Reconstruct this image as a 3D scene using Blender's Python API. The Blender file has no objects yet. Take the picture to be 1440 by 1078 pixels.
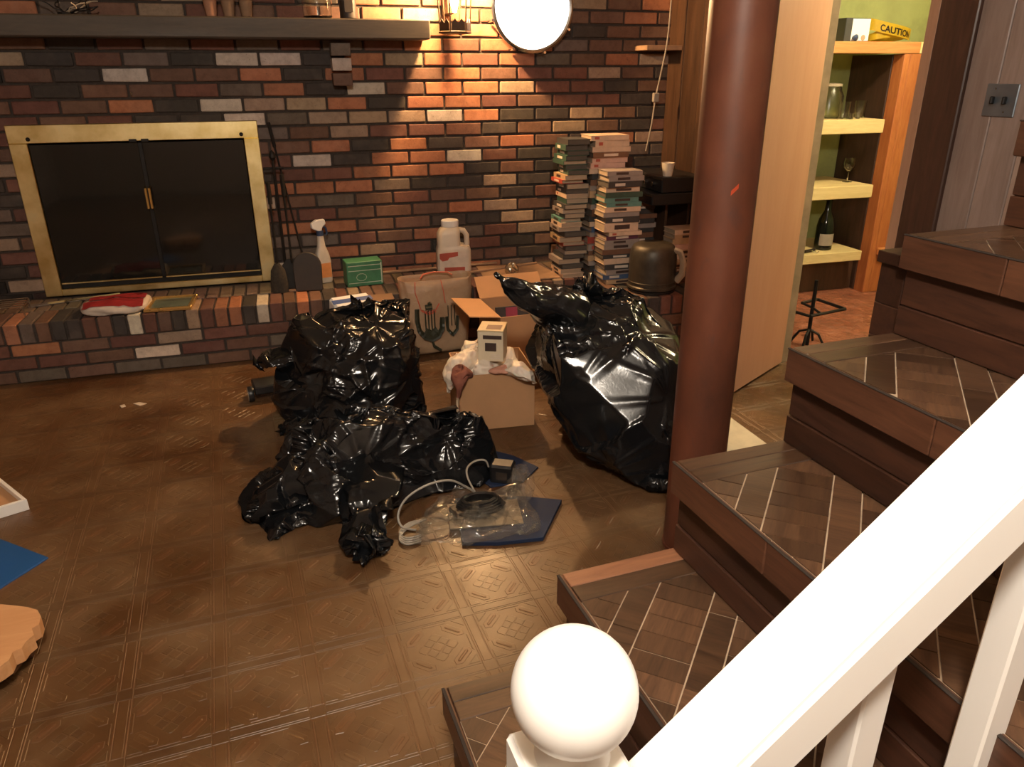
import bpy, bmesh, math, random
import numpy as np
from mathutils import Vector, Matrix, noise
random.seed(7)
S = bpy.context.scene
COL = S.collection
PI = math.pi

# ------------------------------------------------------------------ camera
F_PX, PITCH, YAW, ROLL, CAM_H = 1053.0, .3927, .2891, -.0045, 1.37
_F = Vector((math.sin(YAW)*math.cos(PITCH), math.cos(YAW)*math.cos(PITCH), -math.sin(PITCH)))
_R0 = Vector((math.cos(YAW), -math.sin(YAW), 0)); _U0 = _R0.cross(_F)
_R = math.cos(ROLL)*_R0 + math.sin(ROLL)*_U0
_U = -math.sin(ROLL)*_R0 + math.cos(ROLL)*_U0
CAM = Vector((0, 0, CAM_H))
cd = bpy.data.cameras.new('camera'); cam = bpy.data.objects.new('camera', cd); COL.objects.link(cam)
cd.sensor_width = 36; cd.lens = F_PX/1440*36; cd.clip_start = .02
m = Matrix((_R, _U, -_F)).transposed().to_4x4(); m.translation = CAM
cam.matrix_world = m
S.camera = cam

# ------------------------------------------------------------------ world, exposure
w = bpy.data.worlds.new('world'); S.world = w; w.use_nodes = True
w.node_tree.nodes['Background'].inputs[0].default_value = (.9, .85, .8, 1)
w.node_tree.nodes['Background'].inputs[1].default_value = 0.0
S.view_settings.view_transform = 'Standard'; S.view_settings.look = 'None'
S.view_settings.gamma = 1; S.view_settings.use_curve_mapping = False
S.view_settings.exposure = 0.0

# lamp powers: the room's ceiling lamp behind the camera, the lit wall lantern, the storeroom's ceiling lamp
P_ROOM, P_SCONCE, P_STORE = 175, 155, 130

# ------------------------------------------------------------------ pixel to place
def ray(x, y): return _F + _R*((x-720)/F_PX) + _U*((539-y)/F_PX)
def onZ(x, y, z=0.0):
    d = ray(x, y); return CAM + d*((z-CAM_H)/d.z)
def onY(x, y, Y):
    d = ray(x, y); return CAM + d*(Y/d.y)
def onX(x, y, X):
    d = ray(x, y); return CAM + d*(X/d.x)
def to_px(P):
    d = Vector(P)-CAM; z = d.dot(_F)
    return (720+F_PX*d.dot(_R)/z, 539-F_PX*d.dot(_U)/z) if z > .01 else (-9999, -9999)

# ------------------------------------------------------------------ materials
MATS = {}
def srgb(r, g, b):
    f = lambda c: (c/255/12.92) if c/255 <= .04045 else ((c/255+.055)/1.055)**2.4
    return (f(r), f(g), f(b))
class NT:
    def __init__(s, name):
        s.m = bpy.data.materials.new(name); s.m.use_nodes = True; s.t = s.m.node_tree
        s.b = s.t.nodes['Principled BSDF']
    def n(s, typ, **kw):
        nd = s.t.nodes.new(typ)
        for k, v in kw.items():
            if k.startswith('i_'):
                key = k[2:]
                key = int(key) if key.isdigit() else key.replace('_', ' ')
                nd.inputs[key].default_value = v
            else: setattr(nd, k, v)
        return nd
    def l(s, a, b): s.t.links.new(a, b)
    def coord(s, scale=(1, 1, 1), kind='Object'):
        c = s.n('ShaderNodeTexCoord'); mp = s.n('ShaderNodeMapping'); mp.inputs['Scale'].default_value = scale
        s.l(c.outputs[kind], mp.inputs[0]); return mp.outputs[0]
    def noise(s, vec, scale, detail=4, rough=.6, dist=0):
        nz = s.n('ShaderNodeTexNoise'); nz.inputs['Scale'].default_value = scale; nz.inputs['Detail'].default_value = detail
        nz.inputs['Roughness'].default_value = rough; nz.inputs['Distortion'].default_value = dist
        if vec is not None: s.l(vec, nz.inputs['Vector'])
        return nz.outputs['Fac']
    def ramp(s, fac, stops):
        r = s.n('ShaderNodeValToRGB'); e = r.color_ramp.elements
        while len(e) < len(stops): e.new(.5)
        for el, (p, c) in zip(e, stops):
            el.position = p; el.color = (*c, 1) if len(c) == 3 else c
        s.l(fac, r.inputs[0]); return r.outputs[0]
    def mix(s, fac, a, b, typ='MIX'):
        mx = s.n('ShaderNodeMix'); mx.data_type = 'RGBA'; mx.blend_type = typ
        for sock, v in ((mx.inputs[0], fac), (mx.inputs[6], a), (mx.inputs[7], b)):
            if hasattr(v, 'links') or hasattr(v, 'is_linked'): s.l(v, sock)
            elif isinstance(v, (int, float)): sock.default_value = v
            else: sock.default_value = (*v, 1)
        return mx.outputs[2]
    def bump(s, h, strength=.3, dist=.002):
        b = s.n('ShaderNodeBump'); b.inputs['Strength'].default_value = strength; b.inputs['Distance'].default_value = dist
        s.l(h, b.inputs['Height']); s.l(b.outputs[0], s.b.inputs['Normal'])
    def set(s, **kw):
        for k, v in kw.items():
            i = s.b.inputs[k.replace('_', ' ')]
            if hasattr(v, 'is_linked'): s.l(v, i)
            elif isinstance(v, tuple) and len(v) == 3: i.default_value = (*v, 1)
            else: i.default_value = v
        return s

def simple(name, col, rough=.5, metal=0., var=.12, scale=18, bump=0, stretch=(1, 1, 1), dirt=None, **kw):
    """plain procedural material: noise-varied colour and gloss"""
    t = NT(name); v = t.coord(stretch)
    n1 = t.noise(v, scale, 5)
    a = tuple(c*(1-var) for c in col); b = tuple(min(1, c*(1+var)) for c in col)
    c = t.ramp(n1, [(.3, a), (.7, b)])
    if dirt:
        n2 = t.noise(v, scale*.35, 6, .7)
        c = t.mix(t.ramp(n2, [(.5, (0, 0, 0)), (.72, (.7, .7, .7))]), c, dirt)
    t.set(Base_Color=c, Metallic=metal, Roughness=t.ramp(n1, [(.2, (max(0, rough-.07),)*3), (.8, (min(1, rough+.07),)*3)]))
    if bump: t.bump(n1, bump, .003)
    t.set(**kw)
    MATS[name] = t.m
    return t.m

def wood(name, col, dark, rough=.4, scale=9, axis='x', grain=.25, objvar=.25):
    t = NT(name)
    st = {'x': (1, 9, 9), 'y': (9, 1, 9), 'z': (9, 9, 1)}[axis]
    v = t.coord(st)
    oi = t.n('ShaderNodeObjectInfo')
    add = t.n('ShaderNodeVectorMath', operation='ADD'); t.l(v, add.inputs[0])
    cm = t.n('ShaderNodeCombineXYZ'); mu = t.n('ShaderNodeMath', operation='MULTIPLY'); mu.inputs[1].default_value = 37
    t.l(oi.outputs['Random'], mu.inputs[0])
    for i in range(3): t.l(mu.outputs[0], cm.inputs[i])
    t.l(cm.outputs[0], add.inputs[1])
    n1 = t.noise(add.outputs[0], scale, 6, .65, .6); n2 = t.noise(add.outputs[0], scale*.25, 3, .6)
    c = t.ramp(n1, [(.28, dark), (.5, tuple((a+b)/2 for a, b in zip(col, dark))), (.72, col)])
    c = t.mix(t.ramp(n2, [(.35, (0, 0, 0)), (.75, (.55,)*3)]), c, dark)
    hs = t.n('ShaderNodeHueSaturation'); t.l(c, hs.inputs['Color'])
    mr = t.n('ShaderNodeMapRange'); mr.inputs['To Min'].default_value = 1-objvar; mr.inputs['To Max'].default_value = 1+objvar
    t.l(oi.outputs['Random'], mr.inputs['Value']); t.l(mr.outputs[0], hs.inputs['Value'])
    t.set(Base_Color=hs.outputs[0], Roughness=t.ramp(n2, [(.2, (rough-.1,)*3), (.8, (rough+.12,)*3)]))
    t.bump(n1, grain, .0015)
    MATS[name] = t.m; return t.m

def brick_mat(name, src):
    t = NT(name); v = t.coord((1, 1, 1))
    if src == 'object':
        oi = t.n('ShaderNodeObjectInfo'); base = oi.outputs['Color']
        add = t.n('ShaderNodeVectorMath', operation='ADD'); t.l(v, add.inputs[0]); t.l(oi.outputs['Location'], add.inputs[1]); v = add.outputs[0]
    else:
        at = t.n('ShaderNodeVertexColor'); at.layer_name = 'Col'; base = at.outputs[0]
    n1 = t.noise(v, 26, 6, .7); n2 = t.noise(v, 7, 3, .6); n3 = t.noise(v, 90, 3, .7)
    c = t.mix(t.ramp(n1, [(.42, (0, 0, 0)), (.7, (.55,)*3)]), base, t.mix(1.0, base, (.42, .36, .33), 'MULTIPLY'))
    c = t.mix(t.ramp(n2, [(.5, (0, 0, 0)), (.8, (.35,)*3)]), c, t.mix(.5, base, (.3, .22, .17)))
    c = t.mix(t.ramp(n3, [(.62, (0, 0, 0)), (.72, (.5,)*3)]), c, (.03, .024, .02))
    t.set(Base_Color=c, Roughness=.78)
    t.bump(n3, .5, .002)
    MATS[name] = t.m; return t.m

def emit(name, col, strength):
    t = NT(name); t.set(Base_Color=col, Emission_Color=col, Emission_Strength=strength, Roughness=.4); MATS[name] = t.m; return t.m
def glass(name, col, rough=.03, alpha=.25, ior=1.45):
    t = NT(name); t.set(Base_Color=col, Roughness=rough, Transmission_Weight=1.0, IOR=ior); MATS[name] = t.m; return t.m

brick_mat('brick', 'object'); brick_mat('brick_many', 'attr')
simple('mortar', (.050, .038, .031), .95, var=.3, scale=60, bump=.6)
simple('mortar_pale', (.14, .105, .08), .95, var=.3, scale=60, bump=.6)
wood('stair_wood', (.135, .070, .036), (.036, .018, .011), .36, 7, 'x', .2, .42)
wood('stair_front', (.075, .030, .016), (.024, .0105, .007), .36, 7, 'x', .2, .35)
wood('stair_plank_light', (.30, .135, .07), (.18, .075, .04), .4, 7, 'x', .2, .1)
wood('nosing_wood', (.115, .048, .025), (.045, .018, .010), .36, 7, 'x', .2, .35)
simple('stair_core', (.022, .014, .010), .8)
simple('grout_pale', (.42, .31, .21), .9, var=.3)
wood('mantel_wood', (.11, .088, .066), (.06, .048, .038), .6, 5, 'x', .3, .05)
wood('panel_brown', (.11, .056, .030), (.036, .019, .012), .4, 3, 'z', .15, .18)
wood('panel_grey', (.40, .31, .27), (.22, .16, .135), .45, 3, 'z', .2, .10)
wood('trim_dark', (.085, .042, .028), (.03, .016, .012), .4, 4, 'z', .15, .1)
wood('jamb_light', (.52, .33, .22), (.36, .21, .13), .5, 4, 'z', .1, .05)
wood('door_tan', (.58, .315, .20), (.50, .255, .155), .42, 2.2, 'z', .06, .0)
simple('door_edge', (.36, .27, .17), .6, var=.25, scale=10)
wood('pine_orange', (.62, .24, .075), (.36, .10, .03), .5, 5, 'z', .2, .12)
wood('pine_orange_x', (.75, .33, .12), (.5, .19, .06), .5, 5, 'x', .2, .1)
wood('pine_pale', (.80, .66, .34), (.62, .47, .21), .55, 6, 'x', .2, .1)
simple('panel_black', (.018, .010, .008), .6)
simple('green_wall', (.33, .36, .14), .8, var=.12, scale=4, dirt=(.16, .2, .08))
simple('white_paint', (.86, .84, .80), .35, var=.015, scale=6)
simple('ceiling_white', (.62, .57, .50), .9, var=.05)
simple('plain_wall', (.30, .22, .16), .8, var=.1)
def brass_mat():
    t = NT('brass'); v = t.coord((1, 1, 1)); n1 = t.noise(v, 6, 5, .65); n2 = t.noise(v, 40, 4)
    t.set(Base_Color=t.ramp(n1, [(.3, (.66, .50, .19)), (.6, (.86, .70, .36)), (.8, (.74, .67, .42))]), Metallic=1.0,
          Roughness=t.ramp(n1, [(.25, (.30,)*3), (.75, (.48,)*3)]))
    t.bump(n2, .05, .001); MATS['brass'] = t.m
brass_mat()
simple('brass_bright', (.85, .62, .25), .22, 1.0)
simple('iron', (.020, .018, .017), .55, .6, var=.3)
simple('black_plastic', (.012, .012, .013), .35)
simple('chrome', (.6, .6, .6), .18, 1.0)
t = NT('smoked_glass'); t.set(Base_Color=(.012, .012, .011), Roughness=.06, Specular_IOR_Level=.6); MATS['smoked_glass'] = t.m
simple('soot', (.012, .011, .010), .9)
def column_mat():
    t = NT('rust_paint'); v = t.coord((1, 1, .5)); n1 = t.noise(v, 5, 6, .65); n2 = t.noise(v, 30, 4)
    c = t.ramp(n1, [(.3, (.07, .025, .014)), (.55, (.135, .042, .021)), (.75, (.16, .062, .03))])
    c = t.mix(t.ramp(n2, [(.6, (0, 0, 0)), (.75, (.6,)*3)]), c, (.07, .035, .03))
    t.set(Base_Color=c, Roughness=.45); t.bump(n2, .12, .002); MATS['rust_paint'] = t.m
column_mat()
def vinyl_mat(name='vinyl'):
    t = NT(name); c0 = t.n('ShaderNodeVertexColor'); c0.layer_name = 'Col'
    g = t.n('ShaderNodeNewGeometry'); n1 = t.noise(g.outputs['Position'], 3.2, 6, .62); n2 = t.noise(g.outputs['Position'], 38, 5, .7); n3 = t.noise(g.outputs['Position'], 1.1, 4, .6)
    c = t.mix(t.ramp(n2, [(.35, (0, 0, 0)), (.7, (.5,)*3)]), c0.outputs[0], t.mix(1, c0.outputs[0], (.55, .5, .45), 'MULTIPLY'))
    c = t.mix(t.ramp(n1, [(.45, (0, 0, 0)), (.75, (.5,)*3)]), c, (.21, .135, .072))
    c = t.mix(t.ramp(n3, [(.4, (0, 0, 0)), (.7, (.35,)*3)]), c, (.30, .18, .092))
    t.set(Base_Color=c, Roughness=t.ramp(n1, [(.3, (.30,)*3), (.7, (.46,)*3)]), Specular_IOR_Level=.4)
    t.bump(n2, .10, .002); MATS[name] = t.m
vinyl_mat()
t = NT('red_floor'); v = t.coord((1, 1, 1)); n1 = t.noise(v, 5, 6, .7); n2 = t.noise(v, 17, 5, .7, 1.0)
t.set(Base_Color=t.ramp(n1, [(.3, (.25, .08, .045)), (.7, (.42, .16, .09))]), Roughness=.24); t.bump(n2, .9, .03); MATS['red_floor'] = t.m

# ------------------------------------------------------------------ mesh helpers
def new_obj(name, me, mat=None, parent=None):
    o = bpy.data.objects.new(name, me); COL.objects.link(o)
    if mat: 
        mm = MATS[mat] if isinstance(mat, str) else mat
        if not me.materials: me.materials.append(mm)
    if parent: o.parent = parent
    return o
def tag(o, label=None, cat=None, group=None, kind=None):
    if label: o['label'] = label
    if cat: o['category'] = cat
    if group: o['group'] = group
    if kind: o['kind'] = kind
    return o
def thing(name, label, cat, loc=(0, 0, 0), rz=0, group=None):
    o = bpy.data.objects.new(name, None); COL.objects.link(o); o.empty_display_size = .05
    o.location = loc; o.rotation_euler = (0, 0, rz)
    return tag(o, label, cat, group)
class MB:
    def __init__(s): s.bm = bmesh.new()
    def box(s, lo, hi, bev=0, xf=None):
        b = bmesh.new(); bmesh.ops.create_cube(b, size=1)
        for v in b.verts:
            v.co = Vector([lo[i]+(v.co[i]+.5)*(hi[i]-lo[i]) for i in range(3)])
        if bev: bmesh.ops.bevel(b, geom=b.edges[:], offset=bev, segments=1, affect='EDGES', profile=.5)
        return s.merge(b, xf)
    def merge(s, b, xf=None):
        if xf is not None: b.transform(xf)
        me = bpy.data.meshes.new('_'); b.to_mesh(me); b.free(); s.bm.from_mesh(me); bpy.data.meshes.remove(me); return s
    def prism(s, poly, z0, z1, xf=None, bev=0):
        b = bmesh.new(); vs = [b.verts.new((p[0], p[1], z0)) for p in poly]; f = b.faces.new(vs)
        r = bmesh.ops.extrude_face_region(b, geom=[f])
        for v in r['geom']:
            if isinstance(v, bmesh.types.BMVert): v.co.z = z1
        bmesh.ops.recalc_face_normals(b, faces=b.faces[:])
        if bev: bmesh.ops.bevel(b, geom=b.edges[:], offset=bev, segments=1, affect='EDGES', profile=.5)
        return s.merge(b, xf)
    def lathe(s, prof, seg=24, xf=None, cap=True):
        b = bmesh.new(); rings = []
        for r, z in prof:
            rings.append([b.verts.new((r*math.cos(2*PI*i/seg), r*math.sin(2*PI*i/seg), z)) for i in range(seg)])
        for a, c in zip(rings, rings[1:]):
            for i in range(seg): b.faces.new((a[i], a[(i+1) % seg], c[(i+1) % seg], c[i]))
        if cap:
            b.faces.new(rings[0][::-1]); b.faces.new(rings[-1])
        bmesh.ops.recalc_face_normals(b, faces=b.faces[:])
        return s.merge(b, xf)
    def tube(s, pts, r, seg=8, closed=False, xf=None, flat=1.0):
        pts = [Vector(p) for p in pts]; n = len(pts); b = bmesh.new(); rings = []
        up = None
        for i, p in enumerate(pts):
            a = pts[(i-1) % n] if (closed or i > 0) else p; c = pts[(i+1) % n] if (closed or i < n-1) else p
            tg = (c-a).normalized() if (c-a).length > 1e-9 else Vector((0, 0, 1))
            if up is None: up = tg.orthogonal().normalized()
            up = (up - tg*up.dot(tg)); up = up.normalized() if up.length > 1e-6 else tg.orthogonal().normalized()
            sd = tg.cross(up); rr = r[i] if isinstance(r, (list, tuple)) else r
            rings.append([b.verts.new(p+rr*(math.cos(2*PI*k/seg)*up+flat*math.sin(2*PI*k/seg)*sd)) for k in range(seg)])
        m = n if closed else n-1
        for i in range(m):
            A, B = rings[i], rings[(i+1) % n]
            for k in range(seg): b.faces.new((A[k], A[(k+1) % seg], B[(k+1) % seg], B[k]))
        if not closed: b.faces.new(rings[0][::-1]); b.faces.new(rings[-1])
        bmesh.ops.recalc_face_normals(b, faces=b.faces[:])
        return s.merge(b, xf)
    def grid(s, fn, nu, nv, xf=None, thick=0):
        b = bmesh.new(); g = [[b.verts.new(fn(i/(nu-1), j/(nv-1))) for j in range(nv)] for i in range(nu)]
        for i in range(nu-1):
            for j in range(nv-1): b.faces.new((g[i][j], g[i+1][j], g[i+1][j+1], g[i][j+1]))
        if thick: bmesh.ops.solidify(b, geom=b.faces[:], thickness=thick)
        return s.merge(b, xf)
    def mesh(s, name, smooth=False):
        me = bpy.data.meshes.new(name); bmesh.ops.recalc_face_normals(s.bm, faces=s.bm.faces[:])
        s.bm.to_mesh(me); s.bm.free()
        if smooth:
            me.polygons.foreach_set('use_smooth', [True]*len(me.polygons))
            if smooth != 'all': me.set_sharp_from_angle(angle=math.radians(38))
        return me
    def build(s, name, mat, parent=None, smooth=False, loc=None, rot=None):
        o = new_obj(name, s.mesh(name, smooth), mat, parent)
        if loc is not None: o.location = loc
        if rot is not None: o.rotation_euler = rot
        return o
def struct(o): o['kind'] = 'structure'; return o
def Rz(a): return Matrix.Rotation(a, 4, 'Z')
def T(x, y, z): return Matrix.Translation((x, y, z))
def clip_poly(poly, a, b, c):           # keep a*x+b*y<=c
    out = []
    for i, p in enumerate(poly):
        q = poly[(i+1) % len(poly)]; dp = a*p[0]+b*p[1]-c; dq = a*q[0]+b*q[1]-c
        if dp <= 0: out.append(p)
        if dp*dq < 0:
            t_ = dp/(dp-dq); out.append((p[0]+t_*(q[0]-p[0]), p[1]+t_*(q[1]-p[1])))
    return out
def clip_rect(poly, x0, y0, x1, y1):
    for a, b, c in ((-1, 0, -x0), (1, 0, x1), (0, -1, -y0), (0, 1, y1)):
        poly = clip_poly(poly, a, b, c)
        if len(poly) < 3: return []
    return poly
def area(poly): return abs(sum(p[0]*q[1]-q[0]*p[1] for p, q in zip(poly, poly[1:]+poly[:1])))/2
def inset(poly, d):
    n = len(poly)
    A = sum(p[0]*q[1]-q[0]*p[1] for p, q in zip(poly, poly[1:]+poly[:1]))
    if A < 0: poly = poly[::-1]
    res = poly
    for i in range(n):
        p, q = poly[i], poly[(i+1) % n]; dx, dy = q[0]-p[0], q[1]-p[1]; L = math.hypot(dx, dy)
        if L < 1e-9: continue
        nx, ny = dy/L, -dx/L
        res = clip_poly(res, nx, ny, nx*p[0]+ny*p[1]-d)
        if len(res) < 3: return []
    return res

# stair frame: local x up the flight, local y from the open far side towards the railing
ST_O, ST_A = Vector((-.057, 1.15, 0)), math.atan2(.016, .251)
ST = T(*ST_O) @ Rz(ST_A) @ Matrix.Diagonal((1, -1, 1, 1))
RISE, RUN, ST_W = .213, .2515, .80

# ------------------------------------------------------------------ floor: embossed vinyl squares
WALL_Y, PART_X, HEARTH_Y, HEARTH_Z = 4.37, 2.28, 3.865, .295
floor = struct(MB().box((-2.6, -1.7, -.05), (PART_X+.06, WALL_Y, -.004)).build('floor', 'mortar_pale'))
def tile_mesh():
    P = .2127; polys = []
    st = .036
    brown = (.315, .205, .107); olive = (.295, .20, .105); dark = (.275, .178, .093); red = (.335, .208, .112)
    h = P/2
    # strips along two sides (three bands each)
    for k, (a, b, c) in enumerate(((0, .006, red), (.006, .030, brown), (.030, .036, red))):
        polys.append(([(-h+a, -h), (-h+b, -h), (-h+b, h-st), (-h+a, h-st)], c))
        polys.append(([(-h+st, h-b), (h, h-b), (h, h-a), (-h+st, h-a)], dark if k == 1 else olive))
    polys.append(([(-h, h-st), (-h+st, h-st), (-h+st, h), (-h, h)], dark))
    x0, x1, y0, y1 = -h+st, h, -h, h-st
    cx, cy, s = (x0+x1)/2, (y0+y1)/2, (x1-x0)/2
    L = lambda pts: [(cx+px*s, cy+py*s) for px, py in pts]
    polys.append((L([(0, -.2), (.2, 0), (0, .2), (-.2, 0)]), brown))
    for q in range(4):
        ca, sa = [(1, 0), (0, 1), (-1, 0), (0, -1)][q]
        R = lambda pts: L([(px*ca-py*sa, px*sa+py*ca) for px, py in pts])
        polys.append((R([(.2, 0), (.42, -.22), (.6, -.04), (.6, .04), (.42, .22)][:5]), olive if q % 2 else brown))
        polys.append((R([(.22, .02), (.4, .2), (.2, .4), (.02, .22)]), dark))
        # elongated hexagon across the corner, and its nested inner hexagon
        hexa = [(.86, .30), (.86, .50), (.50, .86), (.30, .86), (.24, .74), (.24, .58)]
        hexa = [(.88, .28), (.88, .5), (.5, .88), (.28, .88), (.26, .66), (.66, .26)]
        polys.append((R(hexa), red if q % 2 else brown))
        polys.append((R([(.98, .6), (.98, .98), (.6, .98)]), olive))
        polys.append((R([(.66, -.18), (.98, -.5), (.98, .5), (.9, .5), (.9, .26), (.66, .2)]), brown))
    bm = bmesh.new(); cl = bm.loops.layers.color.new('Col')
    def face(vs, c):
        f = bm.faces.new(vs)
        for lp in f.loops: lp[cl] = (*c, 1)
    face([bm.verts.new((sx*h, sy*h, -.0007)) for sx, sy in ((-1, -1), (1, -1), (1, 1), (-1, 1))], (.30, .195, .102))
    for poly, c in polys:
        a = inset(poly, .0009); b = inset(poly, .0019)
        if len(b) < 3 or len(a) != len(b): continue
        lo = [bm.verts.new((*p, -.0007)) for p in a]; hi = [bm.verts.new((*p, 0)) for p in b]
        face(hi, c)
        for i in range(len(a)): face((lo[i], lo[(i+1) % len(a)], hi[(i+1) % len(a)], hi[i]), c)
        if len(a) == 6:
            i1 = inset(poly, .010); i2 = inset(poly, .0125)
            if len(i1) == 6 and len(i2) == 6:
                A = [bm.verts.new((*p, .0002)) for p in i1]; B = [bm.verts.new((*p, .0011)) for p in i2]
                face(B, tuple(x*1.1 for x in c))
                for i in range(6): face((A[i], A[(i+1) % 6], B[(i+1) % 6], B[i]), c)
    me = bpy.data.meshes.new('vinyl_tile'); bm.to_mesh(me); bm.free(); me.materials.append(MATS['vinyl']); return me
TM = tile_mesh(); TP = .2127
tiles = []
for i in range(-14, 13):
    for j in range(-13, 15):
        lx, ly = .012+TP*(i+.5)-.018, -.262-.2127*(j+.5)
        Pw = ST @ Vector((lx, ly, 0))
        if -2.6 < Pw.x < PART_X+.1 and -1.6 < Pw.y < HEARTH_Y+.1: tiles.append(Pw)
def vis(P):
    x, y = to_px(P); return -60 < x < 1500 and -20 < y < 1140
tiles.sort(key=lambda P: (not vis(P), (P-CAM).length))
for P in tiles[:300]:
    o = new_obj('vinyl_tile', TM, None, floor); o.location = P; o.rotation_euler = (0, 0, ST_A)
rest = bmesh.new()
for P in tiles[300:]:
    k = len(rest.verts); rest.from_mesh(TM); rest.verts.ensure_lookup_table()
    M = T(*P) @ Rz(ST_A)
    for v in rest.verts[k:]: v.co = M @ v.co
me = bpy.data.meshes.new('vinyl_flooring'); rest.to_mesh(me); rest.free()
o = new_obj('vinyl_flooring', me, 'vinyl', floor); o['kind'] = 'stuff'

# ------------------------------------------------------------------ brick wall
BZ0, BPZ, BPX, BX0 = CAM_H+.144, .0724, .2127, 1.02
BC = {'o': (.37, .150, .076), 'r': (.150, .062, .043), 'd': (.048, .038, .032), 'b': (.150, .078, .051), 't': (.33, .235, .16), 'w': (.60, .52, .44), 'g': (.135, .102, .082)}
BROWS = {-3: '..ogbtbrdobrt..tbo..', -2: '..ogbtrbrbotor.bbob.', -1: '...........oo..dbb..', 0: '..bdrgrgrgroroo.bb..', 1: '.tdrgdwwdotorogbot..', 2: '..bdwbbodorbobrrtbd.', 3: '.rdbbrgodwbootrrdb..', 4: '.brbodwttodoorbrrd..', 5: '.rbr.dwgtttwoddtbd..', 6: '.......gbtrrrdbtbd..', 7: '.......bododbobd.t..', 8: '.......rwdoowrdb....', 9: '.......rrooodbd.....', 10: '........oogddtdd....', 11: '.......bgbrbbdr.....', 12: '........rbbbotbb....', 13: '.......oobbddtd.....', 14: '.......ggrbogrtb....', 15: '.......gotrdrdb.....', 16: '.........drobbdb....'}
def bcol(code, rnd):
    c = BC[code]; v = rnd.uniform(.82, 1.18); return (c[0]*v*rnd.uniform(.95, 1.05), c[1]*v, c[2]*v*rnd.uniform(.92, 1.08), 1)
BRICK_MESH = {}
def brick_mesh(L, D, H, var=0):
    key = (round(L, 3), round(D, 3), round(H, 3), var)
    if key not in BRICK_MESH:
        b = bmesh.new(); bmesh.ops.create_cube(b, size=1); rr = random.Random(hash(key) % 9999)
        for v in b.verts: v.co = Vector((v.co.x*L, v.co.y*D, v.co.z*H))
        bmesh.ops.bevel(b, geom=b.edges[:], offset=min(.0035, H*.1), segments=1, affect='EDGES')
        for v in b.verts: v.co += Vector((rr.uniform(-1, 1), rr.uniform(-1, 1), rr.uniform(-1, 1)))*.0012
        me = bpy.data.meshes.new('brick'); b.to_mesh(me); b.free(); me.materials.append(MATS['brick']); BRICK_MESH[key] = me
    return BRICK_MESH[key]
def put_brick(parent, c, size, col, rx=0, rz=0):
    o = bpy.data.objects.new('brick', brick_mesh(*size, random.randrange(3))); COL.objects.link(o); o.parent = parent
    o.location = c; o.color = col; o.rotation_euler = (rx, 0, rz); return o
def brick_stuff(parent, items, name='brickwork'):
    bm = bmesh.new(); cl = bm.loops.layers.color.new('Col')
    for c, size, col in items:
        k = len(bm.faces); r = bmesh.ops.create_cube(bm, size=1)
        for v in r['verts']: v.co = Vector((v.co.x*size[0]+c[0], v.co.y*size[1]+c[1], v.co.z*size[2]+c[2]))
        bm.faces.ensure_lookup_table()
        for f in bm.faces[k:]:
            for lp in f.loops: lp[cl] = col
    me = bpy.data.meshes.new(name); bm.to_mesh(me); bm.free(); o = new_obj(name, me, 'brick_many', parent); o['kind'] = 'stuff'
CEIL = 2.4
FX0, FX1, FZ1 = -1.235, -.105, 1.113           # fireplace opening
# mortar slab with the opening left out
mb = MB(); y0, y1 = WALL_Y+.008, WALL_Y+.12
mb.box((-2.6, y0, 0), (FX0, y1, CEIL)); mb.box((FX1, y0, 0), (PART_X+.1, y1, CEIL)); mb.box((FX0, y0, FZ1), (FX1, y1, CEIL))
wall_back = struct(mb.build('wall_back', 'mortar'))
rnd = random.Random(5); wb = []
for c in range(-12, 19):
    Z = BZ0-c*BPZ
    for k in range(-18, 8):
        u0 = k-(.5 if c % 2 == 0 else 0)
        xa, xb = BX0+u0*BPX+.0065, BX0+(u0+1)*BPX-.0065
        code = BROWS.get(c, '')[k+12:k+13] if 0 <= k+12 else ''
        if code in ('', '.'): code = rnd.choice('oorrdddbbbtwgg' if c < 18 else 'b')
        spans = [(xa, min(xb, 2.275))]
        if Z-.03 < FZ1:
            spans = [(a, b) for a, b in ((xa, min(xb, FX0)), (max(xa, FX1), min(xb, 2.275)))]
        for a, b in spans:
            if b-a < .025: continue
            ctr = Vector(((a+b)/2, WALL_Y+.03+rnd.uniform(-.003, .002), Z))
            wb.append((ctr, (b-a, .07, BPZ-.0125), bcol(code, rnd)))
def hidden(P):
    x, y = to_px(P); return not (-25 < x < 955 and -15 < y < 400) or (795 < x < 905 and y > 215) or (930 < x and y > 230)
wb.sort(key=lambda b: (hidden(b[0]), b[0].x))
for c, s, col in wb[:300]: put_brick(wall_back, c, s, col, rnd.uniform(-.006, .006), rnd.uniform(-.006, .006))
brick_stuff(wall_back, wb[300:])

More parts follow.
